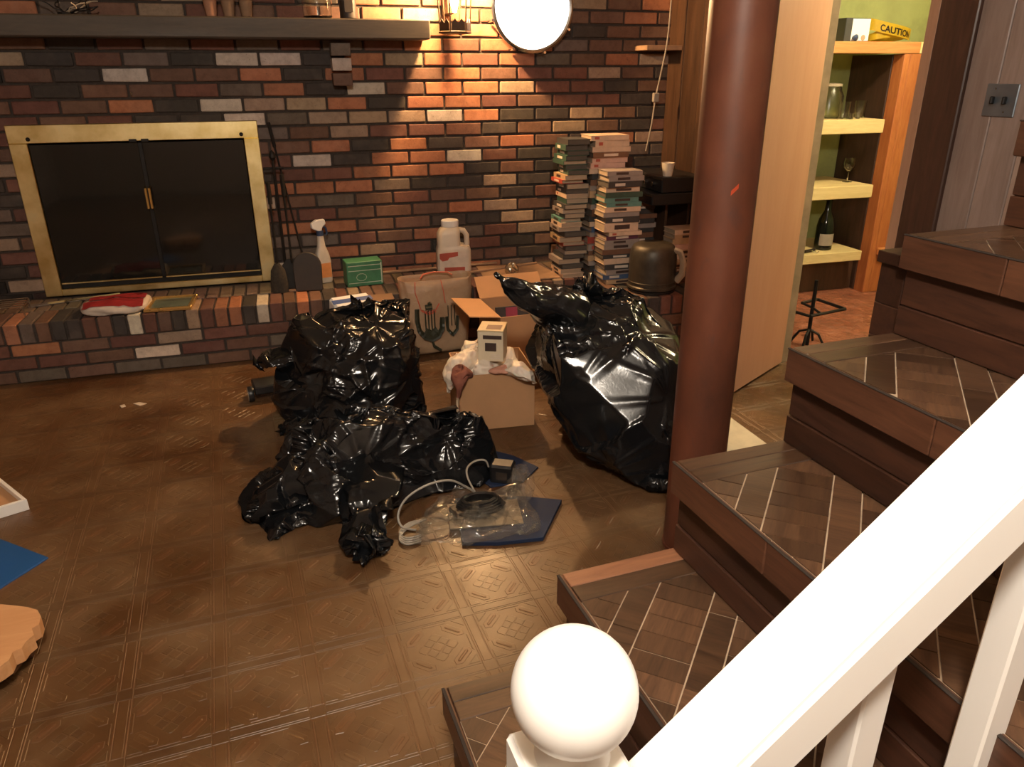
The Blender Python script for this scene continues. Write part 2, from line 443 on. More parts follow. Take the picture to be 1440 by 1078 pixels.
# ------------------------------------------------------------------ raised hearth
hearth = thing('raised_hearth', 'raised brick hearth running along the foot of the fireplace wall', 'hearth', (0, 0, 0))
HX1, HBX, HBY = 1.62, 1.62, 3.385
mb = MB(); mb.box((-2.6, HEARTH_Y+.01, .0), (PART_X-.012, WALL_Y-.016, HEARTH_Z-.008)); mb.box((HBX+.01, HBY+.01, .0), (PART_X-.012, HEARTH_Y+.02, HEARTH_Z-.008))
mb.build('hearth_core', 'mortar', hearth)
rl_codes = 'ogbddrbdwrbdtroodwrbobdrtbbdrwgbodrbbgrdbtrb'
RLP = .0665; hb = []
n = 0; x = -2.59; xs0 = onZ(0, 457, HEARTH_Z).x
while x < HX1-.03:
    xe = min(x+RLP-.010, HX1-.002)
    code = rl_codes[int(round((x-xs0)/RLP)) % len(rl_codes)]
    hb.append((Vector(((x+xe)/2, HEARTH_Y+.105, HEARTH_Z-.049+rnd.uniform(-.002, .001))), (xe-x, .21, .098), bcol(code, rnd)))
    hb.append((Vector(((x+xe)/2+.012, HEARTH_Y+.33, HEARTH_Z-.049+rnd.uniform(-.002, .001))), (xe-x, .21, .098), (.15*rnd.uniform(.85, 1.15), .10*rnd.uniform(.85, 1.15), .072*rnd.uniform(.85, 1.15), 1)))
    x += RLP
hrows = ['robrtrrgbrdbrorbgbrd', 'rrbwrbgbrtbdrbgrbdrb', 'bgbggbbrbdgbrbdrgbrb']
for c in range(3):
    Z = .197-.036-c*.066
    x = -2.59+(.1 if c == 1 else 0)
    k = 0
    while x < HX1-.03:
        xe = min(x+.2127-.012, HX1-.002)
        hb.append((Vector(((x+xe)/2, HEARTH_Y+.045, Z+.002)), (xe-x, .09, .054), bcol(hrows[c][(k-5) % 20], rnd))); x += .2127; k += 1
# projecting block at the right
y = HBY
for row, y0 in ((0, HBY), (1, HBY+.22)):
    x = HBX
    while x < PART_X-.03:
        xe = min(x+RLP-.010, PART_X-.012); hb.append((Vector(((x+xe)/2, y0+.105, HEARTH_Z-.049)), (xe-x, .21, .098), bcol(rnd.choice('bgrbd'), rnd))); x += RLP
for c in range(3):
    Z = .197-.036-c*.066+.002; x = HBX+(.1 if c % 2 else 0)
    if c % 2: hb.append((Vector((HBX+.045, HBY+.045, Z)), (.09, .09, .054), bcol('r', rnd)))
    while x < PART_X-.03:
        xe = min(x+.2007, PART_X-.012); hb.append((Vector(((x+xe)/2, HBY+.045, Z)), (xe-x, .09, .054), bcol(rnd.choice('rbrb'), rnd))); x += .2127
    yy = HBY+.102
    while yy < HEARTH_Y-.05:
        ye = min(yy+.2, HEARTH_Y-.002); hb.append((Vector((HBX+.045, (yy+ye)/2, Z)), (.09, ye-yy, .054), bcol(rnd.choice('orrb'), rnd))); yy += .2127
hb.sort(key=lambda b: not vis(b[0]))
for c, s, col in hb[:290]: put_brick(hearth, c, s, col, 0, rnd.uniform(-.01, .01))
if len(hb) > 290: brick_stuff(hearth, hb[290:], 'hearth_brickwork')

# ------------------------------------------------------------------ room shell
struct(MB().box((-2.72, -1.7, 0), (-2.6, WALL_Y+.1, CEIL)).build('wall_left', 'plain_wall'))
struct(MB().box((-2.72, -1.82, 0), (PART_X+.1, -1.7, CEIL)).build('wall_front', 'plain_wall'))
struct(MB().box((-2.72, -1.82, CEIL), (PART_X+.1, WALL_Y+.12, CEIL+.1)).build('ceiling', 'ceiling_white'))
# partition with the doorway
DY0, DY1, DZ = 2.425, 3.03, 2.03
mb = MB(); a, b = PART_X+.012, PART_X+.10
mb.box((a, DY1+.058, 0), (b, WALL_Y, CEIL)); mb.box((a, -1.7, 0), (b, DY0, CEIL)); mb.box((a, DY0, DZ), (b, DY1, CEIL))
wall_right = struct(mb.build('wall_right', 'trim_dark'))
def panels(y0, y1, wdt, mat):
    y = y1
    while y > y0+.02:
        ya = max(y0, y-wdt)
        MB().box((-.008, -(y-ya)/2+.0015, 0), (.012, (y-ya)/2-.0015, CEIL), .003).build('panel_board', mat, wall_right, loc=(PART_X, (y+ya)/2, 0))
        y = ya
panels(DY1+.06, WALL_Y-.002, .19, 'panel_brown')
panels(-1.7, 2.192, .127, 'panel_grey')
struct(MB().box((PART_X-.022, 2.19, 0), (PART_X+.012, 2.318, 2.14), .004).build('trim_1', 'trim_dark'))
struct(MB().box((PART_X-.006, 2.319, 0), (PART_X+.10, 2.372, 2.09), .003).build('trim_2', 'trim_dark'))
struct(MB().box((PART_X-.002, 2.373, 0), (PART_X+.10, 2.424, 2.09), .003).build('trim_3', 'jamb_light'))
struct(MB().box((PART_X-.004, DY1, 0), (PART_X+.10, DY1+.058, 2.09), .003).build('trim_4', 'door_edge'))
# door leaf, standing open into the room
dl = MB().box((-.60, -.0175, .012), (0, .0175, 2.0), .003)
door = struct(dl.build('door_1', 'door_tan', loc=(PART_X+.028, DY1-.012, 0), rot=(0, 0, math.atan2(.252, .418))))
MB().box((-.002, -.0168, .014), (.0015, .0168, 1.998)).build('door_edge', 'door_edge', door)
# baseboard stub beside the hinge
struct(MB().box((PART_X-.02, DY1+.06, 0), (PART_X-.009, HBY-.002, .07), .002).build('baseboard_right', 'jamb_light'))

# ------------------------------------------------------------------ storeroom
SX0, SX1, SY0, SY1 = PART_X+.10, 4.5, 1.2, 4.46
struct(MB().box((SX0-.02, SY0, -.05), (SX1, SY1, 0)).build('floor_storeroom', 'red_floor'))
struct(MB().box((SX0, SY1, 0), (SX1, SY1+.1, CEIL)).build('wall_storeroom_back', 'green_wall'))
struct(MB().box((SX1, SY0, 0), (SX1+.1, SY1+.1, CEIL)).build('wall_storeroom_right', 'green_wall'))
struct(MB().box((SX0, SY0-.1, 0), (SX1+.1, SY0, CEIL)).build('wall_storeroom_front', 'green_wall'))
struct(MB().box((SX0, SY0-.1, CEIL), (SX1+.1, SY1+.1, CEIL+.1)).build('ceiling_storeroom', 'ceiling_white'))
SF = 4.0
shelf = thing('storage_shelf', 'rough pine storage shelves with pale shelf boards against the green storeroom wall', 'shelf', (3.1, SF, 0))
def sb(name, lo, hi, mat, bev=.003): MB().box((lo[0]-3.1, lo[1]-SF, lo[2]), (hi[0]-3.1, hi[1]-SF, hi[2]), bev).build(name, mat, shelf)
sb('top_board', (2.5, SF+.04, 1.5), (3.83, SY1-.002, 1.53), 'pine_pale'); sb('top_rail', (2.5, SF-.002, 1.468), (3.75, SF+.038, 1.532), 'pine_orange_x')
sb('top_rail', (3.752, SF-.002, 1.468), (3.83, SF+.038, 1.532), 'pine_pale')
for zt, x1, th in ((1.100, 3.585, .08), (.708, 3.585, .078), (.287, 3.585, .062)):
    sb('shelf_board', (2.5, SF, zt-th), (x1, SY1-.002, zt), 'pine_pale')
sb('upright', (3.692, SF+.002, 0), (3.81, SF+.042, 1.467), 'pine_orange'); sb('upright', (3.648, SF+.002, 0), (3.69, SF+.092, 1.467), 'pine_orange')
sb('side_panel', (3.646, SF+.095, 0), (3.662, SY1-.002, 1.467), 'trim_dark')
sb('upright', (2.5, SF+.002, 0), (2.54, SF+.042, 1.467), 'pine_orange')
sb('cross_brace', (3.70, SF-.035, .255), (3.95, SF+.0, .30), 'pine_orange_x')
sb('toe_board', (2.5, SF+.13, 0), (3.646, SF+.15, .2), 'panel_brown')

# ------------------------------------------------------------------ stairs
stair = thing('staircase', 'dark wooden staircase with parquet treads climbing behind the white railing', 'stairs', ST_O, ST_A)
def SL(lo, hi):                      # stair-local box (y towards the railing) to the empty's frame
    return (lo[0], -hi[1], lo[2]), (hi[0], -lo[1], hi[2])
NSTEP = 7
def to_stair_poly(poly): return [(p[0], -p[1]) for p in poly]
PCOLS = []
p = -.628
while p < 1.0:
    PCOLS.append((p+.146-.0, p+.146+.052, 'long')); PCOLS.append((p+.146+.052, p+.146+.157, 'cross')); p += .157
srnd = random.Random(3)
for k in range(1, NSTEP+1):
    x0, z1 = RUN*k, RISE*k
    xb = x0+RUN+.03
    lo, hi = SL((x0+.03, .006, 0 if k < 3 else z1-RISE-.25), (xb+.02, ST_W, z1-.012))
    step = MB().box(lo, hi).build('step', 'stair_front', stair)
    # border strips along the open side
    for (ya, yb) in ((.0, .043), (.044, .092)):
        lo, hi = SL((x0+.012, ya, z1-.012), (x0+RUN+.032, yb, z1-.0005)); 
        MB().box(lo, hi, .0015).build('border_plank', 'stair_plank_light' if (k == 2 and ya == 0) else 'stair_wood', step)
    r2 = math.sqrt(.5); i = 0
    for (pa, pb, typ) in PCOLS:
        q = -.5
        stp = .21 if typ == 'long' else .0505
        off = (hash((k, round(pa, 3))) % 7)*.027 if typ == 'long' else .0
        q = -.70+off+((.035+.70) % .0505 if typ == 'cross' else 0)
        while q < .75:
            qa, qb = q, q+stp
            rect = [(pa, qa), (pb, qa), (pb, qb), (pa, qb)]
            rect = inset(rect, .0014)
            poly = [((pp-qq)*r2, (pp+qq)*r2) for pp, qq in rect]
            poly = clip_rect(poly, .013, .0935, RUN+.03, ST_W-.002)
            q += stp
            if len(poly) < 3 or area(poly) < 1.5e-4: continue
            poly = [(a+x0, b) for a, b in poly]
            cx, cy = sum(a for a, b in poly)/len(poly), sum(b for a, b in poly)/len(poly)
            M = Rz(PI/4 if typ == 'cross' else -PI/4)
            Mi = Rz(-PI/4 if typ == 'cross' else PI/4)
            lp = [(Mi @ Vector((a-cx, -(b-cy), 0)))[:2] for a, b in poly]
            o = MB().prism(lp, 0, .010+srnd.uniform(0, .0014)).build('parquet_strip', 'stair_wood', step)
            o.location = (cx, -cy, z1-.012); o.rotation_euler = (0, 0, PI/4 if typ == 'cross' else -PI/4)
    lo, hi = SL((x0+.012, .092, z1-.0135), (x0+RUN+.02, ST_W, z1-.0035)); MB().box(lo, hi).build('tread_base', 'grout_pale', step)
    # nosing front, made of short blocks, then two riser boards set back
    y = 0; ymax = ST_W
    while y < ymax-.01:
        ln = srnd.choice((.23, .3, .36)); ye = min(ymax, y+ln)
        lo, hi = SL((x0, y+.0008, z1-.070), (x0+.0115, ye-.0008, z1-.001)); 
        MB().box((lo[1], lo[0], lo[2]), (hi[1], hi[0], hi[2]), .002).build('nosing_block', 'nosing_wood', step).matrix_local = Matrix(((0, 1, 0, 0), (1, 0, 0, 0), (0, 0, 1, 0), (0, 0, 0, 1)))
        y = ye
    lo, hi = SL((x0-.001, .0, z1-.0025), (x0+.006, ymax, z1+.0006)); MB().box(lo, hi, .001).build('nosing_strip', 'stair_core', step)
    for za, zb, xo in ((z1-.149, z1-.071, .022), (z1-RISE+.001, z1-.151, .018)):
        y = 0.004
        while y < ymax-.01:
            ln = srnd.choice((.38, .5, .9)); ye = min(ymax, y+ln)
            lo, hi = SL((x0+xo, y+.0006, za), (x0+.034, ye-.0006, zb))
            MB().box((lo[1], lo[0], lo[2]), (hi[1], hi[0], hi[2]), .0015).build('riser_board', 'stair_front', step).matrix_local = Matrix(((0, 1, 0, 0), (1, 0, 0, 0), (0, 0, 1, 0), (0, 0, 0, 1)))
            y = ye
# stack of short timbers holding up the open side of the flight
cr = thing('timber_stack', 'stack of short brown timbers propping the open side of the stairs', 'timber', ST @ Vector((1.31, -.042, 0)), ST_A)
z = 0
while z < .93:
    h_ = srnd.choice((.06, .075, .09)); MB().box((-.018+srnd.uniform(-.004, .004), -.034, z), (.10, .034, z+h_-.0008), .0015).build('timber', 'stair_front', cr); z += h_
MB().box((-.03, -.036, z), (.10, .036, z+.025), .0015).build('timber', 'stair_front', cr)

# ------------------------------------------------------------------ white railing
rail = thing('stair_railing', 'white painted stair railing with ball-topped newel post', 'railing', ST @ Vector((.202, .709, 0)), ST_A)
SLP = RISE/RUN
def rz_(x): return .866+SLP*(x-.505)           # rail centre height over local x
mb = MB(); x0r, x1r = .225, 2.0
def rail_sec(x, hw, hh): return [(x-.202, -(yy-.709), rz_(x)+dz) for yy, dz in ((.665, hh), (.755, hh), (.755, -hh), (.665, -hh))]
b = bmesh.new(); A = [b.verts.new(v) for v in rail_sec(x0r, .045, .042)]; B = [b.verts.new(v) for v in rail_sec(x1r, .045, .042)]
b.faces.new(A[::-1]); b.faces.new(B)
for i in range(4): b.faces.new((A[i], A[(i+1) % 4], B[(i+1) % 4], B[i]))
bmesh.ops.recalc_face_normals(b, faces=b.faces[:]); bmesh.ops.bevel(b, geom=b.edges[:], offset=.006, segments=2, affect='EDGES')
mb.merge(b); mb.build('handrail', 'white_paint', rail, 'auto')
mb = MB(); mb.box((-.047, -.047, 0), (.047, .047, .806), .005); mb.build('newel_post', 'white_paint', rail)
prof = [(.030, .806), (.034, .812), (.030, .822), (.026, .828)]
for a in range(-62, 91, 8): prof.append((max(.0005, .0547*math.cos(math.radians(a))), .883+.0547*math.sin(math.radians(a))))
MB().lathe(prof, 40).build('ball_finial', 'white_paint', rail, 'auto')
for bx in (.542, .752, .962, 1.172, 1.382, 1.592, 1.80):
    kk = int((bx)/RUN); zb = RISE*min(kk, NSTEP)
    MB().box((bx-.202-.019, -.019, zb), (bx-.202+.019, .019, rz_(bx)-.02), .003).build('baluster', 'white_paint', rail)

# ------------------------------------------------------------------ steel column
colm = thing('support_column', 'round steel support column in worn red-brown paint behind the stairs', 'column', (1.098, 1.745, 0))
MB().lathe([(.081, .012), (.081, CEIL-.012)], 40).build('shaft', 'rust_paint', colm, 'auto')
MB().lathe([(.084, 0), (.084, .012)], 40).build('base_plate', 'rust_paint', colm); MB().box((-.11, -.11, CEIL-.012), (.11, .11, CEIL), .002).build('top_plate', 'rust_paint', colm)
simple('orange_mark', (.8, .12, .04), .6)
mk = MB().grid(lambda u, v: (.0815*math.cos(-1.95+.22*u), .0815*math.sin(-1.95+.22*u), 1.085+.018*u+.012*v), 6, 3, thick=.0006).build('paint_mark', 'orange_mark', colm); mk['label'] = 'small orange paint mark'

# ------------------------------------------------------------------ fireplace doors
fp = thing('fireplace_doors', 'brass framed fireplace screen with two dark smoked glass doors', 'fireplace', ((FX0+FX1)/2, WALL_Y, HEARTH_Z))
fx = (FX0+FX1)/2
def fb(name, lo, hi, mat, bev=.002, par=None):
    return MB().box((lo[0]-fx, lo[1]-WALL_Y, lo[2]-HEARTH_Z), (hi[0]-fx, hi[1]-WALL_Y, hi[2]-HEARTH_Z), bev).build(name, mat, par or fp)
ox0, ox1, oz0, oz1 = -1.252, -.092, HEARTH_Z+.001, 1.148
ix0, ix1, iz0, iz1 = -1.172, -.168, .33, 1.062
ya, yb = WALL_Y-.035, WALL_Y-.006
fb('frame_top', (ox0, ya, iz1), (ox1, yb, oz1), 'brass', .003); fb('frame_side', (ox0, ya, oz0), (ix0, yb, iz1-.0005), 'brass', .003); fb('frame_side', (ix1, ya, oz0), (ox1, yb, iz1-.0005), 'brass', .003)
fb('frame_bottom', (ix0+.0005, ya, oz0), (ix1-.0005, yb, iz0), 'brass', .003)
mid = (ix0+ix1)/2
for a, b in ((ix0+.004, mid-.010), (mid+.010, ix1-.004)):
    g = fb('glass_door', (a, ya+.010, iz0+.034), (b, ya+.018, iz1-.008), 'smoked_glass', .001)
    fb('door_rail', (a, ya+.006, iz0+.026), (b, ya+.02, iz0+.033), 'brass', .001, None)
fb('centre_stile', (mid-.0095, ya+.008, iz0+.03), (mid+.0095, ya+.02, iz1-.008), 'iron', .001)
fb('lower_vent', (ix0+.004, ya+.016, iz0+.001), (ix1-.004, ya+.022, iz0+.025), 'soot', .0)
for s_ in (-1, 1):
    MB().tube([(mid-fx+s_*.009, ya-WALL_Y+.01, .73-HEARTH_Z+.105), (mid-fx+s_*.009, ya-WALL_Y-.022, .73-HEARTH_Z+.10), (mid-fx+s_*.009, ya-WALL_Y-.024, .73-HEARTH_Z), (mid-fx+s_*.009, ya-WALL_Y+.01, .73-HEARTH_Z-.006)], .0062, 8).build('door_handle', 'brass_bright', fp, 'auto')
    hx = mid-fx+s_*.028
    MB().box((hx-.018, ya-WALL_Y-.006, iz1-HEARTH_Z-.006), (hx+.018, ya-WALL_Y-.0005, iz1-HEARTH_Z+.010), .002, None).build('damper_tab', 'iron', fp)
for cxx in (ox0+.09, ox1-.085): MB().lathe([(.008, 0), (.010, .003), (.004, .008)], 14, T(cxx-fx, ya-WALL_Y-.0005, iz1-HEARTH_Z+.02) @ Matrix.Rotation(PI/2, 4, 'X')).build('corner_pin', 'iron', fp)
firebox = MB(); d1 = WALL_Y+.5
firebox.box((FX0, WALL_Y, HEARTH_Z-.01), (FX1, d1, HEARTH_Z)); firebox.box((FX0, d1, HEARTH_Z), (FX1, d1+.02, FZ1)); firebox.box((FX0-.02, WALL_Y+.13, HEARTH_Z), (FX0, d1, FZ1)); firebox.box((FX1, WALL_Y+.13, HEARTH_Z), (FX1+.02, d1, FZ1)); firebox.box((FX0, WALL_Y+.13, FZ1), (FX1, d1, FZ1+.02))
o = firebox.build('firebox_lining', 'soot', fp); o.location = (-fx, -WALL_Y, -HEARTH_Z)

# ------------------------------------------------------------------ mantel and its brick corbels
MZ0, MZ1, MY = 1.531, 1.623, 4.15
mantel = tag(MB().box((-2.55, MY, MZ0), (.81, WALL_Y-.006, MZ1), .006).build('mantel_shelf', 'mantel_wood'), 'long dark timber mantel beam across the brick wall above the fireplace', 'mantel')
for px in (479, -60):
    cxm = onY(px, 84, WALL_Y-.06).x
    cb = thing('brick_corbel', 'three projecting brick ends bracketing the right end of the mantel' if px > 0 else 'three projecting brick ends bracketing the left end of the mantel', 'corbel', (cxm, WALL_Y, MZ0-3*BPZ))
    for i, code in enumerate('bwg'):
        o = put_brick(cb, Vector((0, -.068+.012*(2-i), .03+i*.0715)), (.098, .12, .0605), bcol(code, rnd))

# ------------------------------------------------------------------ lamps
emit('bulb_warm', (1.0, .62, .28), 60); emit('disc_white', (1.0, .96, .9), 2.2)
def point(name, loc, col, watts, r, parent=None):
    l = bpy.data.lights.new(name, 'POINT'); l.color = col; l.energy = watts; l.shadow_soft_size = r
    o = bpy.data.objects.new(name, l); COL.objects.link(o); o.location = loc; o.parent = parent; return o
# lantern sconce
simple('lantern_metal', (.10, .06, .035), .5, .7)
glass('lantern_glass', (1, .93, .8), .05)
SCX, SCY = onY(640, 35, 4.13).x, 4.13
lan = thing('wall_lantern', 'lit wall lantern with pierced metal base at the end of the mantel', 'lamp', (SCX, SCY, 1.555))
MB().lathe([(.064, .002), (.066, .0), (.086, .004), (.086, .010), (.075, .014), (.064, .010), (.064, .002)], 6, cap=False).build('base_tray', 'lantern_metal', lan)
for a in range(6):
    an = 2*PI*(a+.5)/6; M = Rz(an) @ T(.073, 0, .014)
    mb = MB(); mb.prism([(-.034, 0), (.034, 0), (.034, .036), (.017, .055), (0, .036), (-.017, .055), (-.034, .036)], -.001, .001, M @ Matrix.Rotation(PI/2, 4, 'Z') @ Matrix.Rotation(PI/2, 4, 'X'))
    mb.build('scalloped_plate', 'lantern_metal', lan)
    MB().tube([(.078*math.cos(an+PI/6), .078*math.sin(an+PI/6), .012), (.092*math.cos(an+PI/6), .092*math.sin(an+PI/6), .33)], .0035, 6).build('corner_bar', 'lantern_metal', lan)
MB().lathe([(.11, .33), (.105, .345), (.04, .42), (.008, .45)], 6).build('roof', 'lantern_metal', lan)
MB().box((-.02, .078, .10), (.02, WALL_Y-.006-SCY, .26), .003).build('wall_bracket', 'lantern_metal', lan)
MB().lathe([(.008, .10), (.020, .14), (.026, .18), (.02, .215), (.006, .24)], 16).build('bulb', 'bulb_warm', lan, 'auto')
point('lantern_light_offscreen', (0, -.0, .30), (1.0, .58, .25), P_SCONCE, .03, lan)
# round white disc on the wall, its face given emission
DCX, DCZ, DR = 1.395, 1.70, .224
dl_ = thing('round_wall_disc', 'round glowing white wall disc with a grey studded rim', 'lamp', (DCX, WALL_Y-.006, DCZ))
RX = Matrix.Rotation(PI/2, 4, 'X')
MB().lathe([(.205, .0), (.205, .075), (.19, .08)], 48, RX).build('drum_body', 'iron', dl_, 'auto')
MB().lathe([(DR-.012, .078), (DR+.004, .078), (DR+.006, .10), (DR-.004, .104), (DR-.012, .10)], 48, RX, cap=False).build('rim', 'chrome', dl_, 'auto')
MB().lathe([(.001, .1), (.1, .099), (.18, .095), (DR-.012, .088)], 48, RX, cap=False).build('disc_face', 'disc_white', dl_, 'all')
for a in range(8):
    an = 2*PI*a/8+.3; MB().tube([(.236*math.cos(an), -.105, .236*math.sin(an)), (.236*math.cos(an), -.02, .236*math.sin(an))], .007, 8).build('stud', 'chrome', dl_, 'auto')
# ceiling lamps above and behind the picture: the room's own over the foot of the stairs, and the storeroom's
point('ceiling_lamp_offscreen', (-.02, -.15, CEIL-.12), (1.0, .89, .76), P_ROOM, .10)
point('storeroom_lamp_offscreen', (3.2, 2.9, CEIL-.12), (1.0, .82, .50), P_STORE, .10)
#OBJECTS#
# ------------------------------------------------------------------ black rubbish bags
def black_plastic_mat():
    t = NT('bag_plastic'); v = t.coord((1, 1, 1)); n1 = t.noise(v, 9, 5, .6, .8); n2 = t.noise(v, 45, 3, .6, 1.5)
    t.set(Base_Color=(.0065, .0075, .009), Roughness=t.ramp(n1, [(.3, (.14,)*3), (.7, (.24,)*3)]), Specular_IOR_Level=.55)
    t.bump(n2, .06, .004); MATS['bag_plastic'] = t.m
black_plastic_mat()
def resample(G, nv, nu, wrap=True):
    G = np.asarray(G, float)
    v0, u0 = G.shape[:2]
    tv = np.linspace(0, v0-1, nv); iv = np.minimum(tv.astype(int), v0-2); fv = (tv-iv)[:, None, None]
    A = G[iv]*(1-fv)+G[iv+1]*fv
    if wrap:
        tu = np.arange(nu)*u0/nu; iu = tu.astype(int) % u0; fu = (tu-np.floor(tu))[None, :, None]
        return A[:, iu]*(1-fu)+A[:, (iu+1) % u0]*fu
    tu = np.linspace(0, u0-1, nu); iu = np.minimum(tu.astype(int), u0-2); fu = (tu-iu)[None, :, None]
    return A[:, iu]*(1-fu)+A[:, iu+1]*fu
def smooth_grid(G, n, wrap=True):
    for _ in range(n):
        H = G.copy()
        H[1:-1] = .5*G[1:-1]+.25*(G[2:]+G[:-2])
        if wrap: H = .5*H+.25*(np.roll(H, 1, 1)+np.roll(H, -1, 1))
        else: H[:, 1:-1] = .5*H[:, 1:-1]+.25*(H[:, 2:]+H[:, :-2])
        G = H
    return G
def crumple(ctrl, eu=1.15, ev=1.08, inn=.02, out=.045, seed=0, levels=((20, 36), (40, 72), (80, 144)), iters=(70, 40, 6, 6, 6), wrap=True, zmin=.004, amp=.016, sm=2, bend=.6, cr=0, crw=.14, dirs=((1, .2, .1), (.3, 1, .6))):
    """thin film with more area than the body it lies on: relax its edges until it buckles into folds"""
    rg = np.random.default_rng(seed); base = smooth_grid(resample(ctrl, levels[-1][0], levels[-1][1], wrap), sm*4, wrap)
    P = None
    for li, (nv, nu) in enumerate(levels):
        B = resample(base, nv, nu, wrap)
        dv = np.gradient(B, axis=0)
        du = (np.roll(B, -1, 1)-np.roll(B, 1, 1)) if wrap else np.gradient(B, axis=1)
        N = np.cross(du, dv); N /= np.linalg.norm(N, axis=2, keepdims=True)+1e-9
        if (N*(B-B.mean((0, 1)))).sum() < 0: N = -N
        if P is None:
            P = B+N*smooth_grid(rg.normal(size=(nv, nu, 1)), 1, wrap)*amp*1.6
        else:
            P = resample(P, nv, nu, wrap)+N*rg.normal(size=(nv, nu, 1))*amp*.12/li
        fam = []
        for (a, b, wt) in ((0, 1, 1.), (1, 0, 1.), (1, 1, .5), (1, -1, .5), (0, 2, bend), (2, 0, bend)):
            Q = np.roll(B, -b, 1)
            L = np.linalg.norm(Q[a:]-B[:nv-a], axis=2, keepdims=True)
            e = eu if a == 0 else (ev if b == 0 else (eu+ev)/2)
            if a+abs(b) == 2 and 0 in (a, b): e = (e-1)*.55+1
            fam.append((a, b, wt, L*e))
        for it in range(iters[li]):
            D = np.zeros_like(P)
            for a, b, wt, L in fam:
                Q = np.roll(P, -b, 1); d = Q[a:]-P[:nv-a]; l = np.linalg.norm(d, axis=2, keepdims=True)+1e-9
                c = d*(.5*wt*(1-L/l))
                if not wrap:
                    if b > 0: c[:, -b:] = 0
                    elif b < 0: c[:, :-b] = 0
                D[:nv-a] += c; D[a:] -= np.roll(c, b, 1)
            P = P+D*.42
            E_ = P-B; dn = (E_*N).sum(2, keepdims=True); dt = E_-dn*N
            tl = np.linalg.norm(dt, axis=2, keepdims=True)+1e-9; dt *= np.minimum(1, .05/tl)
            P = B+dt*.995+N*np.clip(dn, -inn, out)
            P[..., 2] = np.maximum(P[..., 2], zmin)
    if cr: P = crease(smooth_grid(P, 3, wrap), seed, cr, crw, dirs, wrap)
    return P
def crease(P, seed, amp=.010, wl=.14, dirs=((1, .2, .1), (.3, 1, .6)), wrap=True, stretch=2.6):
    """thin film over lumpy contents: hollows with sharp ridges where they meet, drawn out along the folds"""
    rg = np.random.default_rng(seed+100); dv = np.gradient(P, axis=0); du = (np.roll(P, -1, 1)-np.roll(P, 1, 1)) if wrap else np.gradient(P, axis=1)
    N = smooth_grid(np.cross(du, dv), 8, wrap); N /= np.linalg.norm(N, axis=2, keepdims=True)+1e-9
    if (N*(P-P.mean((0, 1)))).sum() < 0: N = -N
    X = P.reshape(-1, 3); h = np.zeros(len(X)); ext = X.max(0)-X.min(0)
    X = X+.018*np.sin(X[:, [1, 2, 0]]*23+seed)+.008*np.sin(X[:, [2, 0, 1]]*57+seed)
    for o, (s_, a_) in enumerate(((wl, 1.), (wl*.62, .62), (wl*.40, .36), (wl*.24, .20))):
        d = np.array(dirs[o % len(dirs)], float)+rg.normal(size=3)*.15; d /= np.linalg.norm(d)
        Y = X-(1-1/stretch)*(X@d)[:, None]*d
        C_ = []
        for q in Y[rg.permutation(len(Y))[:1500]]:
            if all(((q-c)**2).sum() > (s_*.62)**2 for c in C_): C_.append(q)
        C_ = np.array(C_); f = np.full(len(Y), 9.)
        for k in range(0, len(C_), 40): f = np.minimum(f, ((Y[:, None]-C_[None, k:k+40])**2).sum(2).min(1))
        r = np.sqrt(f)/s_; cell = np.clip(np.sin(P.reshape(-1, 3)@(rg.normal(size=3)*7)+rg.uniform(0, 6))*.8+.7, .15, 1)
        h += amp*a_*(np.minimum(r, 1.1)**1.35-.4)*cell
    Q = P+N*h.reshape(P.shape[:2])[..., None]; Q[..., 2] = np.maximum(Q[..., 2], P[..., 2].min()); return Q
